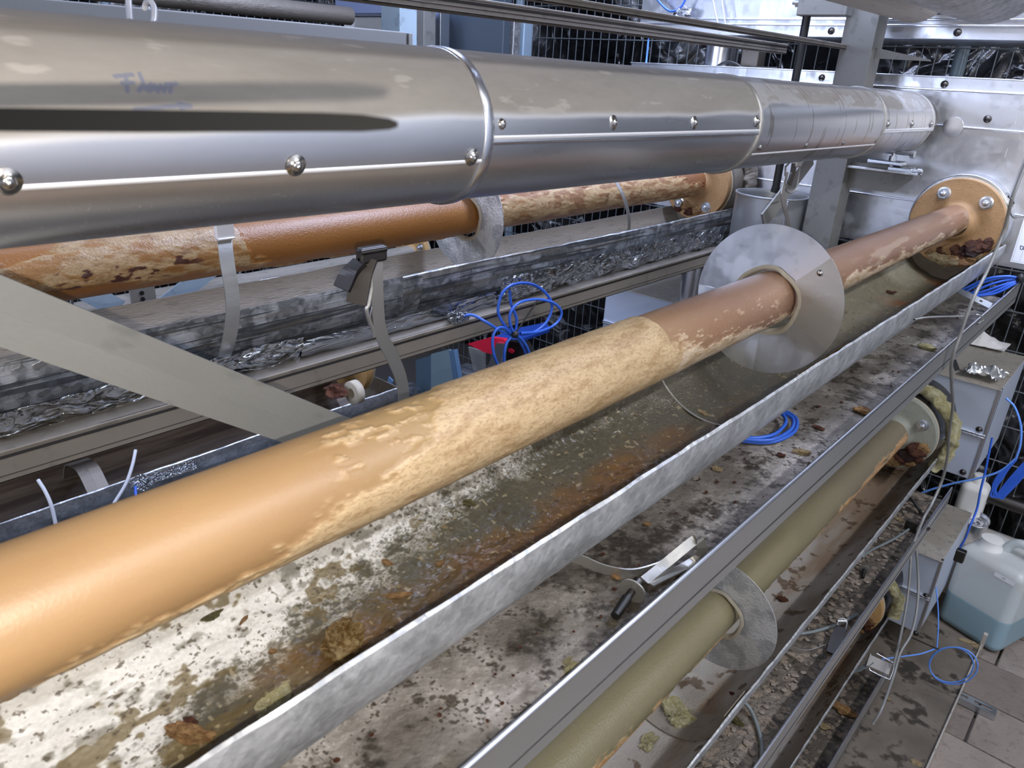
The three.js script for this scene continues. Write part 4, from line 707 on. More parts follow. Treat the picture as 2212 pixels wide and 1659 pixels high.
{ // buckle over the dark gap at the lower right
  const a = onY(1902, 1436, -1.46), t = thing('strap_buckle', 'square steel buckle over the dark gap at the lower right', 'buckle', a.toArray());
  t.rotation.set(-0.75, 0.25, 0.08);
  part('buckle_plate', [bx(-0.03, 0.026, -0.017, 0.014, -0.002, 0.001, 0.001), bx(-0.033, -0.029, -0.019, 0.017, -0.012, 0.002, 0.001)], std(0x8a8886, 0.5, 0.7), t);
  part('buckle_wire', tube([[-0.018, 0.024, 0.004], [0.03, 0.018, 0.004], [0.032, 0.012, 0.004], [0.031, -0.022, 0.004], [0.026, -0.027, 0.004], [-0.018, -0.026, 0.004], [-0.023, -0.02, 0.004]].map((q) => V(...q)), 0.0018, 60, 8), M.aluBright, t);
  part('strap_band', band([V(-0.02, 0, -0.003), V(-0.05, -0.04, -0.01), V(-0.1, -0.07, -0.03)], V(0.5, -0.5, 1), 0.016, 0.0015), M.greyCable, t);
}
// ---------- cables and hoses ----------
function cable(label, pts, r, m, name = 'cable', cat = 'cable', extra) { const t = thing(name, label, cat); part('strand', tube(pts, r, Math.max(40, pts.length * 12), 8), m, t); if (extra) extra(t); return t; }
{
  const P = (px, py, dx = 0) => onX(px, py, -0.845 + dx), c = P(1112, 722, 0.01);
  const t = thing('cable_coil', 'bow tied blue cable hanging before the grey rack rail', 'cable');
  part('strand', tube([P(1000, 682, -0.03), P(1022, 681, -0.02), P(1052, 697), P(1080, 714), P(1108, 724)], 0.0027, 60), M.blue, t);
  part('loop', tube([P(1110, 722), P(1088, 700), P(1076, 672), P(1084, 636), P(1108, 615), P(1145, 613), P(1176, 630), P(1192, 658), P(1184, 690), P(1160, 714), P(1128, 722), P(1112, 716)], 0.0027, 120), M.blue, t);
  part('loop', tube([P(1114, 726, 0.008), P(1102, 700, 0.008), P(1104, 672, 0.008), P(1126, 652, 0.008), P(1165, 647, 0.008), P(1198, 656, 0.008), P(1213, 676, 0.008), P(1200, 700, 0.008), P(1166, 716, 0.008), P(1124, 720, 0.008)], 0.0027, 120), M.blue, t);
  part('loop', tube([P(1113, 720, -0.006), P(1116, 690, -0.006), P(1104, 656, -0.006), P(1101, 628, -0.006)], 0.0027, 60), M.blue, t);
  part('loop', tube([P(1106, 722, 0.004), P(1088, 708, 0.004), P(1072, 712, 0.004), P(1064, 735, 0.004), P(1068, 770, 0.004), P(1082, 800, 0.004)], 0.0027, 60), M.blue, t);
  part('loop', tube([P(1106, 726, 0.006), P(1094, 742, 0.006), P(1089, 770, 0.006), P(1092, 800, 0.006)], 0.0027, 60), M.blue, t);
  part('loop', tube([P(1114, 724, 0.003), P(1126, 742, 0.003), P(1136, 766, 0.003), P(1142, 800, 0.003)], 0.0027, 60), M.blue, t);
  part('loop', tube([P(1114, 722, 0.009), P(1130, 736, 0.009), P(1142, 760, 0.009), P(1152, 800, 0.009)], 0.0027, 60), M.blue, t);
  part('cable_tie', [rod(P(1112, 722, 0.012), P(1162, 648, 0.014), 0.0016), lump(0.007, 9, 1, 1, 1, 0.2).translate(c.x, c.y, c.z)], M.black, t, 'black cable tie');
  part('foil_tip', lump(0.014, 33, 1, 0.7, 1.5, 0.9).translate(...P(990, 684, -0.04).toArray()), M.foil, t, 'foil where the cable leaves the trough');
}
{
  const P = (px, py, h = 0.004) => onY(px, py, TY + h);
  const t = thing('cable_coil', 'loops of blue cable lying on the grimy tray below the trough', 'cable');
  part('loop', tube([P(1560, 940), P(1600, 952), P(1665, 955), P(1712, 936), P(1722, 910), P(1706, 893), P(1678, 884), P(1640, 880)], 0.0026, 90), M.blue, t);
  part('loop', tube([P(1560, 935, 0.008), P(1605, 948, 0.008), P(1665, 950, 0.008), P(1706, 930, 0.008), P(1714, 908, 0.008), P(1700, 895, 0.008), P(1675, 886, 0.008)], 0.0026, 90), M.blue, t);
  part('loop', tube([P(1600, 938, 0.01), P(1625, 946, 0.01), P(1668, 940, 0.01), P(1692, 922, 0.01), P(1697, 905, 0.01), P(1680, 888, 0.01), P(1650, 882, 0.01)], 0.0026, 90), M.blue, t);
}
{ // bundle of blue cables beside the far flange
  const P = (px, py, z = -1.93) => onZ(px, py, z), t = thing('cable_bundle', 'bundle of blue cables at the far end of the grimy tray', 'cable');
  for (const [a, b, c, d] of [[[2082, 632], [2120, 612], [2165, 600], [2204, 602]], [[2086, 640], [2130, 628], [2170, 614], [2206, 604]], [[2080, 625], [2130, 603], [2175, 597], [2208, 601]], [[2098, 640], [2140, 632], [2180, 615], [2208, 604]], [[2110, 640], [2150, 634], [2185, 617], [2210, 605]], [[2092, 636], [2130, 618], [2170, 606], [2206, 602]]])
    part('strand', tube([P(...a, -1.92), P(...b, -1.925), P(...c, -1.93), P(...d, -1.94), P(2250, 596, -1.95)], 0.0028, 50), M.blue, t);
  part('cable_tie', lump(0.01, 5, 0.8, 1.1, 1, 0.2).translate(...P(2205, 602, -1.935).toArray()), M.black, t);
}
solo('slotted_plate', merge([plate([[0, 0], [0.075, -0.02], [0.075, -0.034], [0, -0.012]], 0.003, [[[0.05, -0.018], [0.056, -0.0195], [0.056, -0.0235], [0.05, -0.022]]]).rotateX(-0.6).translate(...onZ(2070, 622, -1.9).toArray())]), M.zinc, 'small bright metal plate with a hole under the blue cable bundle', 'plate');
{
  const Z = -1.88, P = (px, py, z = Z) => onZ(px, py, z), O = (px, py) => onX(px, py, -0.212);
  const t = thing('hose', 'long clear grey hose hanging from the upper right past the tray edge', 'hose');
  part('hose_tube', tube([[2225,330],[2205,380],[2186,430],[2176,470],[2164,510],[2130,590],[2100,650],[2075,720],[2056,780],[2056,830],[2058,880],[2050,940],[2046,990],[2034,1040],[2012,1090],[1996,1118],[1975,1170]].map(([x, y]) => O(x, y)), 0.0029, 220, 10), M.hose, t);
  part('wire_tie', tube([O(2178, 424), O(2190, 438), O(2182, 456), O(2190, 470), O(2205, 468), O(2225, 466)], 0.0014, 50, 6), M.steel, t, 'twisted wire tie');
  cable('thin grey hose pair hanging before the lowest header duct', [P(1968, 1200, -2.1), P(1964, 1260, -2.05), P(1956, 1320, -2.0), P(1944, 1380, -1.95), P(1936, 1414, -1.92), P(1930, 1440, -1.9)], 0.0036, M.hose, 'hose', 'hose', (q) => part('strand', tube([P(1980, 1190, -2.12), P(1984, 1260, -2.05), P(1980, 1320, -2.0), P(1968, 1370, -1.95), P(1945, 1410, -1.9), P(1930, 1460, -1.85), P(1905, 1530, -1.75), P(1885, 1565, -1.72)], 0.0036, 90), M.hose, q));
  solo('tie_wire', tube([onX(1975, 690, -0.26), onX(2010, 685, LX - 0.03), onX(2080, 683, LX - 0.02), onX(2112, 680, LX + 0.003), onX(2124, 690, LX + 0.006), onX(2112, 700, LX + 0.004)], 0.0016, 60, 6), M.steel, 'thin wire tied from the trough rim to the tray edge', 'wire');
}
{
  const Z = -2.13, P = (px, py, z = Z) => onZ(px, py, z), b = 0.0028;
  const t = thing('cable_loop', 'thin blue cable with a knotted bundle beside the right edge', 'cable');
  part('strand', tube([P(2173, 860), P(2192, 880), P(2205, 920), P(2204, 960), P(2195, 990)], b, 50), M.paleBlue, t);
  part('strand', tube([P(2195, 990), P(2160, 1018), P(2110, 1034), P(2060, 1044), P(2010, 1058), P(1965, 1074), P(1945, 1080)], b, 80), M.paleBlue, t);
  for (let i = 0; i < 5; i++) part('loop', tube([P(2196, 992), P(2180 - i * 5, 1010 + i * 3), P(2160 - i * 4, 1040 + i * 4), P(2140 + i * 6, 1066 + i * 3), P(2150 + i * 5, 1072), P(2180 + i * 6, 1036), P(2212 + i * 4, 1000)], b, 50), M.blue, t);
  part('strand', tube([P(2143, 946), P(2136, 980), P(2128, 1020), P(2118, 1060), P(2110, 1100), P(2094, 1140, -2.11), P(2084, 1165, -2.11), P(2074, 1182, -2.11)], b, 70), M.blue, t);
  const u = thing('cable_loop', 'thin blue cable coil hanging over the base plate rim', 'cable'), Q = (px, py, y) => onY(px, py, y);
  part('strand', tube([P(2022, 1268, -2.16), P(2026, 1310, -2.14), P(2027, 1350, -2.12), P(2024, 1398, -2.1)], 0.002, 50), M.paleBlue, u);
  part('strand', tube([P(2024, 1400, -2.1), P(1990, 1412, -2.05), P(1950, 1418, -2.0), P(1905, 1424, -1.95)], 0.002, 40), M.paleBlue, u);
  const ring = (cx, cy, rx, ry, off) => tube(Array.from({ length: 20 }, (_, i) => P(cx + rx * Math.cos(i / 20 * 6.2832 + off), cy + ry * Math.sin(i / 20 * 6.2832 + off), -2.1)), 0.002, 120, 8, true);
  part('loop', ring(2060, 1438, 52, 40, 0), M.paleBlue, u); part('loop', ring(2055, 1436, 48, 38, 0.3), M.paleBlue, u);
  part('cable_tie', rod(P(1966, 1376, -2.1), P(2028, 1403, -2.09), 0.0018), M.black, u, 'black cable tie');
}
const NY = -0.998; // middle tray floor
{
  const P = (px, py, h = 0.005) => onY(px, py, NY + h);
  cable('black belt curving over the far end of the flaky tray', [P(1945, 1068, 0.02), P(1965, 1075, 0.03), P(1982, 1095, 0.02), P(1990, 1110, 0.004)], 0.004, M.rubber, 'belt', 'belt');
  cable('dark cable crossing the flaky tray to the toggle clip', [P(1968, 1140), P(1930, 1165), P(1880, 1190), P(1862, 1205)], 0.003, M.greyCable);
  cable('grey green cable looping over the flaky tray near the toggle clip', [P(1850, 1328), P(1826, 1342, 0.01), P(1800, 1352), P(1760, 1364), P(1720, 1370), P(1690, 1370)], 0.0036, M.greyCable);
  cable('grey green cable falling from the middle trough joint onto the flaky tray', [P(1606, 1515, 0.02), P(1622, 1535, 0.01), P(1636, 1570), P(1645, 1610), P(1643, 1660), P(1636, 1700)], 0.0036, M.greyCable);
}
solo('cable_tie', tube([onX(82, 1036, -1.46), onX(98, 1062, -1.44), onX(112, 1095, -1.42), onX(122, 1140, -1.4)], 0.0035, 40, 6), M.nylon, 'white cable tie hanging below the grey rail, the left one', 'tie');
solo('cable_tie', tube([onX(293, 972, -1.46), onX(286, 1005, -1.44), onX(272, 1045, -1.42), onX(246, 1088, -1.4)], 0.0035, 40, 6), M.nylon, 'white cable tie hanging below the grey rail, the right one', 'tie');
solo('cable_tie', tube([onX(277, -10, -0.62), onX(279, 20, -0.6), onX(281, 47, -0.575)], 0.0022, 30, 6), M.nylon, 'straight white cable tie at the top left above the clad pipe', 'tie');
solo('cable_tie', tube([onX(312, 18, -0.62), onX(316, 6, -0.615), onX(326, 4, -0.605), onX(333, 18, -0.595), onX(333, 40, -0.58), onX(329, 54, -0.57)], 0.0022, 50, 6), M.nylon, 'looped white cable tie at the top left above the clad pipe', 'tie');
cable('blue wire stub in foil at the third rack trough', [onX(300, 1044, -1.5), onX(293, 1052, -1.49), onX(294, 1075, -1.47)], 0.003, M.blue, 'cable', 'cable', (t) => part('foil_tip', [lump(0.02, 61, 0.8, 0.8, 1.2, 0.9).translate(...onX(308, 1042, -1.5).toArray()), rod(onX(312, 1040, -1.5), onX(420, 1004, -1.5), 0.012, 12)], M.foil, t));
{
  const Q = (px, py) => onZ(px, py, -2.06);
  cable('thin blue cable on the uppermost header duct', [Q(1400, -30), Q(1425, 5), Q(1448, 24), Q(1470, 16), Q(1485, -10)], 0.003, M.blue, 'cable', 'cable', (t) => part('foil_tip', lump(0.016, 65, 1.2, 1, 0.6, 0.9).translate(...Q(1480, 27).toArray()), M.foil, t, 'foil wrapped end'));
  for (const [a, say] of [[[[1536, -20], [1545, 25], [1553, 62]], 'pair of thin white wires hanging on the uppermost header duct, left one'], [[[1556, -20], [1562, 20], [1568, 62]], 'pair of thin white wires hanging on the uppermost header duct, right one']]) cable(say, a.map(([x, y]) => Q(x, y)), 0.002, M.nylon);
  cable('black looped cable lying on the header duct top edge', [[1538, 158], [1552, 142], [1572, 134], [1590, 138], [1604, 146], [1630, 147], [1680, 148]].map(([x, y]) => onZ(x, y, -2.1)), 0.004, M.black);
  solo('blue_string', rod(onZ(1401, 82, -2.11).setY(0.117), onZ(1396, 136, -2.11).setY(0.033), 0.0028), M.paleBlue, 'short blue line in front of the black plastic behind the headers', 'string');
}
// ---------- loose things ----------
{
  const t = thing('jerrycan', 'translucent jerrycan half full of blue liquid at the lower right', 'jerrycan', [-0.075, FLOOR + 0.001, -2.56]);
  t.rotation.y = -0.32;
  const shell = new RoundedBoxGeometry(0.205, 0.305, 0.2, 5, 0.03).translate(0, 0.1525, 0);
  part('can_body', shell, phy(0xf4f6f4, 0.35, 0, { transmission: 0.5, thickness: 0 }), t);
  part('liquid', new RoundedBoxGeometry(0.2066, 0.15, 0.2016, 4, 0.0305).translate(0, 0.0747, 0), std(0x8fa9b2, 0.35), t, 'blue liquid');
  part('neck', lathe([[0.036, 0], [0.034, 0.012], [0.03, 0.016], [0.03, 0.03], [0.032, 0.034], [0, 0.034]], 32).translate(-0.045, 0.303, 0.03), M.white, t);
  part('handle', tube([V(0.09, 0.3, 0.0), V(0.075, 0.338, 0), V(0.03, 0.352, 0), V(0.0, 0.335, 0), V(-0.012, 0.302, 0)], 0.014, 50, 12), phy(0xe6ecec, 0.5, 0, { transmission: 0.4, thickness: 0 }), t);
  const cv = document.createElement('canvas'); cv.width = 128; cv.height = 32; const c = cv.getContext('2d'); c.fillStyle = '#eef0f2'; c.fillRect(0, 0, 128, 32); c.fillStyle = '#444a55'; c.font = 'bold 15px sans-serif'; c.fillText('CH', 50, 21); const ct = new THREE.CanvasTexture(cv); ct.colorSpace = THREE.SRGBColorSpace;
  part('sticker', new THREE.PlaneGeometry(0.06, 0.015).translate(0.05, 0.27, 0.1012), std(0xffffff, 0.5, 0, { map: ct }), t, 'small white sticker');
}
{
  const t = thing('open_tin', 'open silver tin with ringed bottom near the jerrycan neck', 'tin'), p = onZ(2109, 1122, -2.72);
  part('tin_wall', lathe([[0.04, -0.07], [0.04, 0], [0.042, 0.001], [0.042, 0.003], [0.038, 0.003], [0.0375, -0.014], [0.03, -0.015], [0.028, -0.011], [0.022, -0.011], [0.02, -0.016], [0.01, -0.016], [0.008, -0.012], [0, -0.012]], 40).rotateX(0.25).translate(p.x, p.y, p.z), M.aluBright, t);
  const c0y = p.y - 0.072, w = thing('white_bottle', 'white plastic bottle lying behind the dusty header duct', 'bottle'), q = onZ(2105, 1062, -2.785);
  part('bottle_body', new RoundedBoxGeometry(0.085, q.y + 0.04 - c0y, 0.085, 5, 0.026).translate(q.x, (q.y + 0.04 + c0y) / 2, q.z), M.white, w);
  part('bottle_neck', lathe([[0.022, 0], [0.02, 0.025], [0.016, 0.03], [0, 0.03]], 24).translate(q.x, q.y + 0.04, q.z), M.white, w);
  const s = thing('white_crate', 'dusty white crate behind the jerrycan', 'crate'), c = V(p.x + 0.09, p.y - 0.092, 0);
  part('crate_body', bx(c.x - 0.17, c.x + 0.24, FLOOR, c.y + 0.02, -2.665, -2.835, 0.01), std(0xb8b0a6, 0.7), s);
}
solo('clip_block', bx(-0.012, 0.012, -0.018, 0.018, -0.01, 0.01, 0.003).translate(...onZ(2074, 1200, -2.1).toArray()), M.darkSteel, 'small dark clip where the blue cable meets the lowest header duct', 'clip');
solo('corner_post', bx(-0.058, -0.046, FLOOR + 0.0, FLOOR + 0.085, -2.405, -2.419, 0.002), M.dustAlu, 'short pale corner post between the base plate and the jerrycan', 'post');
{
  const t = thing('slotted_angle', 'grey slotted metal angle lying on the paving beside the base plate', 'bracket'), a = onY(2044, 1488, FLOOR + 0.02), b = onY(2152, 1540, FLOOR + 0.02), d = b.clone().sub(a), L = d.length();
  const top = plate([[0, -0.016], [L, -0.016], [L, 0.016], [0, 0.016]], 0.003, [[[0.03, -0.005], [0.03, 0.005], [L / 2 - 0.008, 0.005], [L / 2 - 0.008, -0.005]], [[L / 2 + 0.008, -0.005], [L / 2 + 0.008, 0.005], [L - 0.012, 0.005], [L - 0.012, -0.005]]]).rotateX(-Math.PI / 2);
  const turn = Math.atan2(-d.z, d.x); t.position.copy(a); t.rotation.y = turn;
  part('slotted_face', top, M.zinc, t); part('angle_leg', bx(0, L, -0.018, 0.002, 0.013, 0.016), M.zinc, t);
}
function crumpled(name, label, cat, g, m, at) { g.translate(...at.toArray()); return solo(name, g, m, label, cat); }
{
  const p = onY(2128, 812, -0.7), g = new THREE.PlaneGeometry(0.09, 0.085, 44, 40).rotateX(-Math.PI / 2), q = g.attributes.position;
  for (let i = 0; i < q.count; i++) { const x = q.getX(i), z = q.getZ(i); q.setXYZ(i, x + 0.02 * (fbm(x * 40, z * 40, 3, 81) - 0.5), 0.012 + 0.05 * Math.abs(2 * fbm(x * 34 + 5, z * 34, 3, 83) - 1), z + 0.02 * (fbm(x * 40 + 9, z * 40, 3, 82) - 0.5)); }
  g.computeVertexNormals(); crumpled('foil_scrap', 'crumpled foil scrap on the dusty header top', 'foil', g, M.foilBright, p.setY(-0.704));
  const c = onY(2112, 738, -0.7), h = new THREE.PlaneGeometry(0.16, 0.1, 40, 30).rotateX(-Math.PI / 2), r = h.attributes.position;
  for (let i = 0; i < r.count; i++) { const x = r.getX(i), z = r.getZ(i), e = Math.hypot(x / 0.08, z / 0.05); r.setY(i, 0.004 + 0.034 * Math.max(0, 1 - e) * (0.5 + fbm(x * 30, z * 30, 3, 85)) + 0.006 * fbm(x * 50, z * 50, 2, 86)); }
  h.computeVertexNormals(); crumpled('white_cloth', 'white cloth lying on the dusty header top near the fence', 'cloth', h, std(0xd8d5d2, 0.9), c.setY(-0.704));
  solo('dark_strap', band([onZ(2060, 778, -2.15), onZ(2068, 800, -2.14)], V(1, 0, 0), 0.012, 0.003, 2), M.rubber, 'short dark strap hanging from the tray edge before the dusty header', 'strap');
}
// ---------- debris ----------
const chunk = (label, at, s0, m, seed, { name = 'crust_flake', cat = 'flake', f = [1.4, 0.45, 1], rough = 0.8, turn = 0, group, det = 4 } = {}) => {
  const s = s0 * 0.72, fluffy = name === 'wool_tuft', r = rng(seed * 31), list = [lump(s, seed, f[0], f[1] * (fluffy ? 0.8 : 1), f[2], rough, det)];
  if (fluffy) for (let i = 0; i < 110; i++) { // loose fibres
    const a = r() * 6.283, e = Math.acos(r()), d = V(Math.sin(e) * Math.cos(a), Math.cos(e) * 0.6, Math.sin(e) * Math.sin(a)), p = V(d.x * s * f[0] * 0.85, d.y * s * f[1] * 0.8, d.z * s * f[2] * 0.85), q = p.clone().addScaledVector(d, s * (0.15 + 0.35 * r())).add(V((r() - 0.5) * s * 0.6, (r() - 0.4) * s * 0.3, (r() - 0.5) * s * 0.6));
    list.push(rod(p, q, 0.00045, 4, 0.0002));
  }
  return solo(name, merge(list).rotateY(turn).translate(at.x, at.y + s * f[1] * 0.7, at.z), m, label, cat, group);
};
const onT = (px, py) => onPipe(px, py, FX, FY[1] - 0.049, 0.104, true), onF = (px, py) => onY(px, py, TY), onN = (px, py) => onY(px, py, NY);
chunk('largest ochre crust flake in the near end of the trough', onT(405, 1592), 0.0105, M.flake, 1, { f: [1.8, 0.75, 0.75], turn: 0.55 });
chunk('lumpy ochre crust piled against the near trough rim', onT(742, 1405), 0.022, M.flakeWet, 2, { f: [0.9, 0.9, 1.1], rough: 0.7, det: 5, turn: 0.3 });
chunk('pale crumb stuck on top of the lumpy crust pile', onT(768, 1380).add(V(0, 0.008, 0)), 0.008, M.flakePale, 3, { rough: 0.8 });
chunk('slender ochre flake lying across the dark middle of the trough', onT(850, 1288), 0.0085, M.flake, 4, { f: [2.3, 0.3, 0.6], turn: 0.9 });
chunk('yellow wool tuft in the near trough below the crust pile', onT(590, 1520), 0.011, M.wool, 5, { name: 'wool_tuft', cat: 'wool', f: [1, 0.22, 1.6], rough: 0.9, turn: 0.5 });
chunk('small brown knob beside the largest ochre flake', onT(412, 1562), 0.005, M.rust, 6);
chunk('shiny amber crumb in the near trough', onT(588, 1408), 0.0035, M.flake, 7);
chunk('grey green scab on the white powder below the pipe', onT(458, 1330), 0.0075, M.woolWet, 8, { f: [1.1, 0.15, 1.3] });
chunk('thin seed shaped flake on the white powder', onT(527, 1340), 0.005, M.flake, 9, { f: [0.4, 0.35, 1.5], turn: 0.5 });
chunk('brown flake high on the trough wall past the white powder', onT(835, 1215), 0.0055, M.flake, 10, { f: [1.5, 0.3, 0.8] });
chunk('small amber flake right of the brown wall flake', onT(950, 1218), 0.004, M.flake, 11, { f: [0.7, 0.4, 1.4] });
chunk('olive flake on the wet trough wall under the crusted pipe', onT(1010, 1085), 0.007, M.woolWet, 12, { f: [1.9, 0.25, 0.9] });
chunk('tan crumb on the rim of the trough joint', onT(1515, 895), 0.009, M.flakePale, 13, { f: [1.8, 0.5, 0.9], rough: 0.9 });
chunk('largest pale shell on the trough joint', onT(1618, 832), 0.0055, M.flakePale, 14, { f: [1.5, 0.35, 0.8] });
chunk('round pale shell on the trough joint below the largest one', onT(1624, 853), 0.004, M.flakePale, 15, { f: [1.3, 0.4, 0.9] });
chunk('rusty flake in the far trough beyond the grey disc', onT(1920, 632), 0.012, M.rust, 16, { f: [2, 0.3, 0.8], turn: 0.6 });
{
  const r = rng(77), g = []; for (let i = 0; i < 260; i++) { const z = -0.05 - Math.pow(r(), 0.7) * 1.9, a = (225 + r() * 110) * Math.PI / 180, s = 0.0009 + 0.0024 * r() * r(); g.push(new THREE.IcosahedronGeometry(s, 0).scale(1.4, 0.6, 1).rotateY(r() * 6).translate(FX + 0.1036 * Math.cos(a), FY[1] - 0.049 + 0.1036 * Math.sin(a), z)); }
  const o = solo('trough_crumbs', merge(g), M.flakePale, 'tiny pale crumbs scattered in the foreground trough', 'crumbs'); o.userData.kind = 'stuff';
  const k = []; for (let i = 0; i < 130; i++) { const z = -0.2 - r() * 1.7, x = mix(-0.36, LX - 0.01, r()), s = 0.0009 + 0.0022 * r() * r(); k.push(new THREE.IcosahedronGeometry(s, 0).scale(1.4, 0.7, 1).rotateY(r() * 6).translate(x, TY + 0.0012, z)); }
  const q = solo('tray_crumbs', merge(k), M.rust, 'tiny brown crumbs scattered on the grimy tray', 'crumbs'); q.userData.kind = 'stuff';
  const l = []; for (let i = 0; i < 300; i++) { const z = -0.5 - r() * 1.5, x = mix(-0.34, LX - 0.008, r()), s = 0.0015 + 0.006 * r() * r(); l.push(lump(s, i, 1.3, 0.4, 1, 0.6, 1).rotateY(r() * 6).translate(x, NY + 0.0022, z)); }
  const w = solo('tray_flakes', merge(l), std(0x7f746a, 0.7), 'grey brown flakes strewn over the middle tray', 'flakes'); w.userData.kind = 'stuff';
}
chunk('yellow wool tuft on the grimy tray left of the bolt', onF(1237, 1452), 0.009, M.wool, 21, { name: 'wool_tuft', cat: 'wool', f: [0.8, 0.7, 1.2], rough: 1 });
chunk('thin yellow wool wisp above the tray tuft', onF(1226, 1430), 0.004, M.wool, 22, { name: 'wool_tuft', cat: 'wool', f: [0.6, 0.6, 1.8], rough: 1 });
chunk('yellow wool lump far along the grimy tray', onF(2000, 753), 0.013, M.wool, 23, { name: 'wool_tuft', cat: 'wool', f: [1.5, 0.6, 0.8], rough: 0.8 });
chunk('orange brown crust lump against the tray edge', onF(1866, 892), 0.012, M.flake, 24, { rough: 1 });
chunk('forked tan crust piece on the grimy tray past the blue loops', onF(1735, 980), 0.008, M.flakePale, 25, { f: [1.8, 0.5, 0.7], rough: 1, turn: 0.5 });
chunk('dark brown crust piece left of the forked tan piece', onF(1688, 985), 0.006, M.rust, 26, { rough: 0.9 });
chunk('flat brown flake right of the blue cable loops', onF(1768, 925), 0.007, M.rust, 27, { f: [1.5, 0.3, 0.9] });
chunk('orange crumb on the grimy tray before the trough', onF(1398, 1133), 0.004, M.flake, 28);
chunk('brown knob beside the bent strap on the tray', onF(1330, 1248), 0.0045, M.flake, 29);
chunk('pale flake on the grimy tray between strap and blue loops', onF(1550, 1015), 0.006, M.flakePale, 30);
{
  const P = (px, py) => onPipe(px, py, FX, FY[2] - 0.056, 0.104, true);
  chunk('big fluffy yellow wool tuft in the middle trough under the olive pipe', P(1465, 1550), 0.03, M.wool, 31, { name: 'wool_tuft', cat: 'wool', f: [1.15, 0.5, 1.1], rough: 1.1, det: 5 });
  chunk('long yellow wool wisp in the middle trough below the big tuft', P(1400, 1605), 0.015, M.wool, 32, { name: 'wool_tuft', cat: 'wool', f: [0.8, 0.4, 1.6], rough: 1, det: 4 });
  chunk('brown crust lump in the middle trough right of the lime coated disc', P(1690, 1296), 0.011, M.rust, 33, { rough: 0.9 });
  chunk('brown crumb beside the middle trough joint', P(1582, 1500), 0.005, M.rust, 34);
}
chunk('olive bean shaped flake on the flaky tray beside the middle trough', onN(1590, 1560), 0.011, M.woolWet, 35, { f: [1.8, 0.5, 0.8] });
chunk('tan crust piece in the dark gap at the lower right, the larger one', onY(1822, 1535, -1.57), 0.024, M.flake, 36, { f: [1.8, 0.4, 0.9], rough: 0.9 });
chunk('tan crust piece in the dark gap at the lower right, the smaller one', onY(1778, 1568, -1.57), 0.013, M.flakePale, 37, { rough: 1 });
chunk('long pale flake in the corner of the base plate near the jerrycan', onY(2095, 1390, FLOOR + 0.034), 0.018, M.flakePale, 38, { f: [2, 0.3, 0.7], rough: 1 });
chunk('pale flake in the middle of the base plate', onY(1918, 1510, FLOOR + 0.034), 0.008, M.flakePale, 39);
chunk('tan crumb near the bottom edge of the base plate', onY(1978, 1648, FLOOR + 0.034), 0.011, M.flakePale, 40);
chunk('pale chip on the far end of the flaky tray', onN(1942, 1124), 0.01, M.flakePale, 41, { f: [1.4, 0.5, 0.8] });
{
  const t = thing('loose_bolt', 'black bolt with washer lying on the flaky middle tray', 'bolt'), p = onN(1866, 1236).add(V(0, 0.008, 0)), d = V(0.2, -0.15, 1).normalize();
  part('washer', face(latheZ([[0.003, 0], [0.012, 0], [0.012, 0.002], [0.003, 0.002]], 24), d).translate(p.x, p.y, p.z), M.steel, t);
  part('shank', rod(p.clone().addScaledVector(d, -0.01), p.clone().addScaledVector(d, 0.03), 0.004), M.black, t);
}
// ---------- fence, plastic and far things ----------
function fence(label, along, from, to, at, posts) {
  const t = thing('mesh_fence', label, 'fence'), g = [], wire = (a, b, r = 0.002) => { const q = new THREE.CylinderGeometry(r, r, a.distanceTo(b), 5, 1, true); q.applyQuaternion(new THREE.Quaternion().setFromUnitVectors(V(0, 1, 0), b.clone().sub(a).normalize())).translate((a.x + b.x) / 2, (a.y + b.y) / 2, (a.z + b.z) / 2); g.push(q); };
  const P = (s, y, d = 0) => along === 'x' ? V(s, y, at + d) : V(at + d, y, s);
  for (let s = from; s < to; s += 0.043) wire(P(s, FLOOR + 0.05), P(s, 0.62));
  for (let y = FLOOR + 0.08; y < 0.62; y += 0.13) { wire(P(from, y, 0.004), P(to, y, 0.004), 0.0026); }
  const o = part('wire_mesh', g, std(0x8e959a, 0.4, 0.7), t); o.userData.kind = 'stuff';
  for (const s of posts) part('fence_post', rod(P(s, FLOOR, -0.026), P(s, 0.75, -0.026), 0.021, 16), std(0x8fa0ac, 0.5, 0.2), t);
  return t;
}
fence('wire mesh fence with posts behind the header ducts', 'x', -3.7, 1.1, -2.86, [-2.56, -0.665, 0.6]);
fence('wire mesh fence along the far left behind the hindmost rack', 'z', -2.8, 1.5, -3.72, [-1.5, 0.3]);
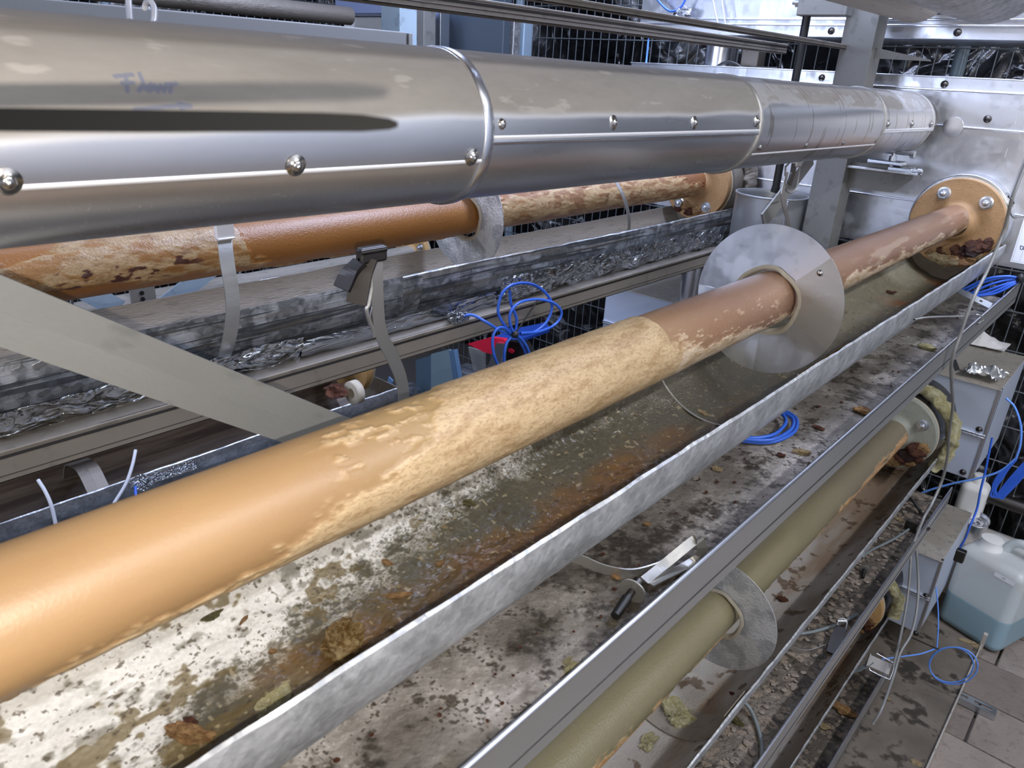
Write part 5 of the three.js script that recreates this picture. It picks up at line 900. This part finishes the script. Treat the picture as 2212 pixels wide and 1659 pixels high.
{
  const sheetOf = (from, to, at, along, seed) => { const n = 150, m = 70, pos = [], idx = [], uv = []; for (let j = 0; j <= m; j++) for (let i = 0; i <= n; i++) { const s = mix(from, to, i / n), y = mix(FLOOR + 0.01, 0.9, j / m), d = 0.05 * Math.sin(s * 6 + 2.2 * y + 2 * fbm(s * 2, y * 2, 3, seed)) + 0.07 * (fbm(s * 4 + y * 3, y * 2.5 - s, 4, seed + 1) - 0.5); if (along === 'x') pos.push(s, y, at + d); else pos.push(at + d, y, s); uv.push(s, y); if (i && j) { const a = j * (n + 1) + i, b = a - n - 1; idx.push(b - 1, b, a - 1, b, a, a - 1); } } const g = new THREE.BufferGeometry(); g.setAttribute('position', new THREE.Float32BufferAttribute(pos, 3)); g.setAttribute('uv', new THREE.Float32BufferAttribute(uv, 2)); g.setIndex(idx); g.computeVertexNormals(); return g; };
  solo('plastic_sheet', sheetOf(-4.0, 1.3, -3.12, 'x', 91), M.plastic, 'glossy black plastic sheet hanging behind the mesh fence', 'sheet');
  solo('plastic_sheet', sheetOf(-2.9, 1.6, -3.95, 'z', 95), M.plastic, 'black plastic sheet along the far left behind the hindmost rack', 'sheet');
}
solo('floor_pipe', rod(V(-0.25, onZ(2190, 1090, -2.8).y, -2.8), V(1.2, onZ(2190, 1090, -2.8).y, -2.8), 0.024, 20), M.darkSteel, 'dark steel pipe lying along the foot of the fence', 'pipe');
solo('far_duct', merge([rod(V(-2.3, 0.131, 0.3), V(-2.3, 0.131, -1.72), 0.028, 32)]), std(0x7d776f, 0.45, 0.6, { bumpMap: rep(grainBump, 4), bumpScale: 0.001 }), 'dusty round duct behind the beam at the upper left', 'duct');
{
  const box = (px0, py0, px1, py1, z, d, m, name, label, cat) => { const a = onZ(px0, py0, z), b = onZ(px1, py1, z); return solo(name, bx(Math.min(a.x, b.x), Math.max(a.x, b.x), Math.min(a.y, b.y), Math.max(a.y, b.y), z, z - d, 0.004), m, label, cat); };
  box(722, -30, 860, 30, -1.95, 0.25, std(0xa8b6dc, 0.35, 0.6), 'pale_duct', 'pale blue metal duct at the top left behind the dusty round duct', 'duct');
  box(742, 36, 884, 78, -2.05, 0.03, M.white, 'white_board', 'white panel below the pale blue metal duct', 'board');
  box(886, 18, 915, 130, -2.0, 0.06, M.paint, 'far_post', 'grey post left of the dark panel in the background', 'post');
  box(918, 20, 950, 130, -2.1, 0.05, M.zinc, 'far_post', 'bright metal post touching the dark panel in the background', 'post');
  box(952, -60, 1084, 150, -2.2, 0.04, std(0x4c5660, 0.5, 0.3), 'dark_board', 'dark grey panel in the background above the clad pipe', 'board');
  box(1110, 40, 1128, 150, -2.3, 0.05, std(0x9fb4c4, 0.4, 0.4), 'far_post', 'pale blue post before the black plastic in the background', 'post');
  box(1086, 45, 1106, 150, -2.25, 0.04, M.galv, 'far_post', 'galvanised post right of the dark panel in the background', 'post');
}
// step ladder seen below the grey rail
{
  const t = thing('step_ladder', 'grey step ladder with red and blue tool tray seen below the grey rail', 'ladder'), Z = -1.86;
  const P = (px, py, z = Z) => { const p = onZ(px, py, z); return p; };
  const poly = (list, z, d) => plate(list.map(([x, y]) => { const p = P(x, y, z); return [p.x, p.y]; }), d).translate(0, 0, z - d);
  const slab = (list, y, d) => { const q = list.map(([px, py]) => { const p = onY(px, py, y); return [p.x, -p.z]; }); return plate(q, d).rotateX(-Math.PI / 2).translate(0, y - d, 0); };
  part('top_tray', slab([[1068, 727], [1115, 709], [1181, 696], [1187, 711], [1136, 729], [1101, 735]], -0.93, 0.012), M.caddyBlue, t, 'blue tray');
  part('tray_rim', poly([[1009, 743], [1058, 729], [1087, 733], [1093, 738], [1064, 766], [1046, 761]], -1.84, 0.02), M.red, t, 'red rim');
  part('stile', poly([[1072, 741], [1092, 743], [1078, 791], [1040, 870], [1025, 870]], -1.83, 0.02), M.zinc, t);
  part('tool_box', poly([[1094, 737], [1132, 741], [1148, 768], [1123, 790], [1094, 800]], -1.9, 0.03), M.darkSteel, t);
  part('badge', new THREE.CylinderGeometry(0.011, 0.011, 0.002, 24).rotateX(Math.PI / 2).scale(1.3, 0.75, 1).translate(...P(1104, 758, -1.897).toArray()), M.red, t, 'red oval badge');
  part('stile', poly([[970, 758], [980, 756], [992, 825], [980, 830]], -1.82, 0.02), std(0x5b7894, 0.5, 0.2), t);
  part('back_panel', poly([[1011, 750], [1046, 760], [1046, 800], [1023, 800]], -1.95, 0.01), M.paint, t);
  part('side_panel', poly([[931, 765], [970, 755], [980, 830], [931, 870]], -1.86, 0.012), std(0x7f959c, 0.5, 0.2), t);
  part('side_panel', poly([[898, 778], [930, 768], [928, 870], [900, 870]], -1.9, 0.012), std(0x566a78, 0.5, 0.2), t);
  for (const [list, y] of [[[[986, 791], [1009, 784], [1058, 799], [1046, 807], [1005, 815], [988, 807]], -1.12], [[[874, 829], [888, 823], [927, 846], [884, 870]], -1.3]]) { const s = part('step', slab(list, y, 0.03), M.alu, t); const c = list.map(([px, py]) => onY(px, py, y)).reduce((u, v) => u.add(v), V(0, 0, 0)).divideScalar(list.length); for (let k = -2; k <= 2; k++) part('grip_rib', bx(c.x - 0.03, c.x + 0.03, y, y + 0.003, c.z + k * 0.012 - 0.002, c.z + k * 0.012 + 0.002), M.aluBright, s); }
  part('strut', band([P(845, 818, -1.7), P(824, 888, -1.7)], V(1, 0.3, 0), 0.026, 0.004, 2), std(0x6f93b8, 0.5, 0.2), t);
  part('leg', [rod(P(1075, 800), P(1060, 1290), 0.014), rod(P(900, 840), P(880, 1250), 0.014)], M.zinc, t);
}
{
  const t = thing('pipe_flange', 'broken brown crust on a pale flange deep behind the toggle latch', 'flange'), p = onX(755, 842, -1.4);
  part('flange_ring', latheZ([[0.012, -0.01], [0.03, -0.01], [0.03, 0.01], [0.012, 0.01]], 40).translate(p.x + 0.02, p.y, p.z), M.gasket, t);
  part('crust', lump(0.024, 19, 1.3, 0.9, 0.8, 0.8).translate(p.x - 0.016, p.y, p.z + 0.03), M.rust, t);
}
{ // small pieces under the orange brown pipe
  const x = -1.95, P = (px, py) => onX(px, py, x);
  solo('flat_brace', band([P(345, 668), P(470, 570)], V(1, 0, 0).cross(P(470, 570).sub(P(345, 668))), 0.05, 0.004, 2), M.bluePaint, 'pale blue flat brace seen under the orange brown pipe', 'brace');
  solo('flat_brace', band([P(258, 668), P(150, 610)], V(1, 0, 0).cross(P(150, 610).sub(P(258, 668))), 0.05, 0.004, 2), M.bluePaint, 'pale blue flat brace seen under the left end of the orange brown pipe', 'brace');
  const q = onX(307, 640, -1.3); const h = thing('perforated_hanger', 'grey hanger plate with two holes below the orange brown pipe', 'bracket');
  part('hanger_plate', bx(q.x - 0.003, q.x, q.y - 0.03, q.y + 0.05, q.z - 0.024, q.z + 0.02), M.steel, h);
  part('hanger_hole', [0, 1].map((k) => new THREE.CylinderGeometry(0.004, 0.004, 0.002, 16).rotateZ(Math.PI / 2).translate(q.x + 0.0005, q.y + 0.006 - k * 0.011, q.z)), M.black, h);
  const c = onX(137, 655, -1.2); const k = thing('wire_clip', 'small bright wire clip under the left end of the orange brown pipe', 'clip');
  part('clip_wire', tube([[0, 0.03, -0.018], [0, 0.02, 0.02], [0, 0.008, 0.012], [0, -0.02, 0.004], [0, -0.03, -0.006], [0, 0.004, -0.012]].map((w) => V(c.x + w[0], c.y + w[1], c.z + w[2])), 0.0028, 40, 8), M.aluBright, k);
  part('clip_plate', bx(c.x - 0.012, c.x + 0.002, c.y + 0.018, c.y + 0.024, c.z - 0.03, c.z + 0.03), M.steel, k);
}
scene.traverse((o) => { if (o.isMesh) { o.castShadow = true; o.receiveShadow = true; } });
renderer.render(scene, camera);
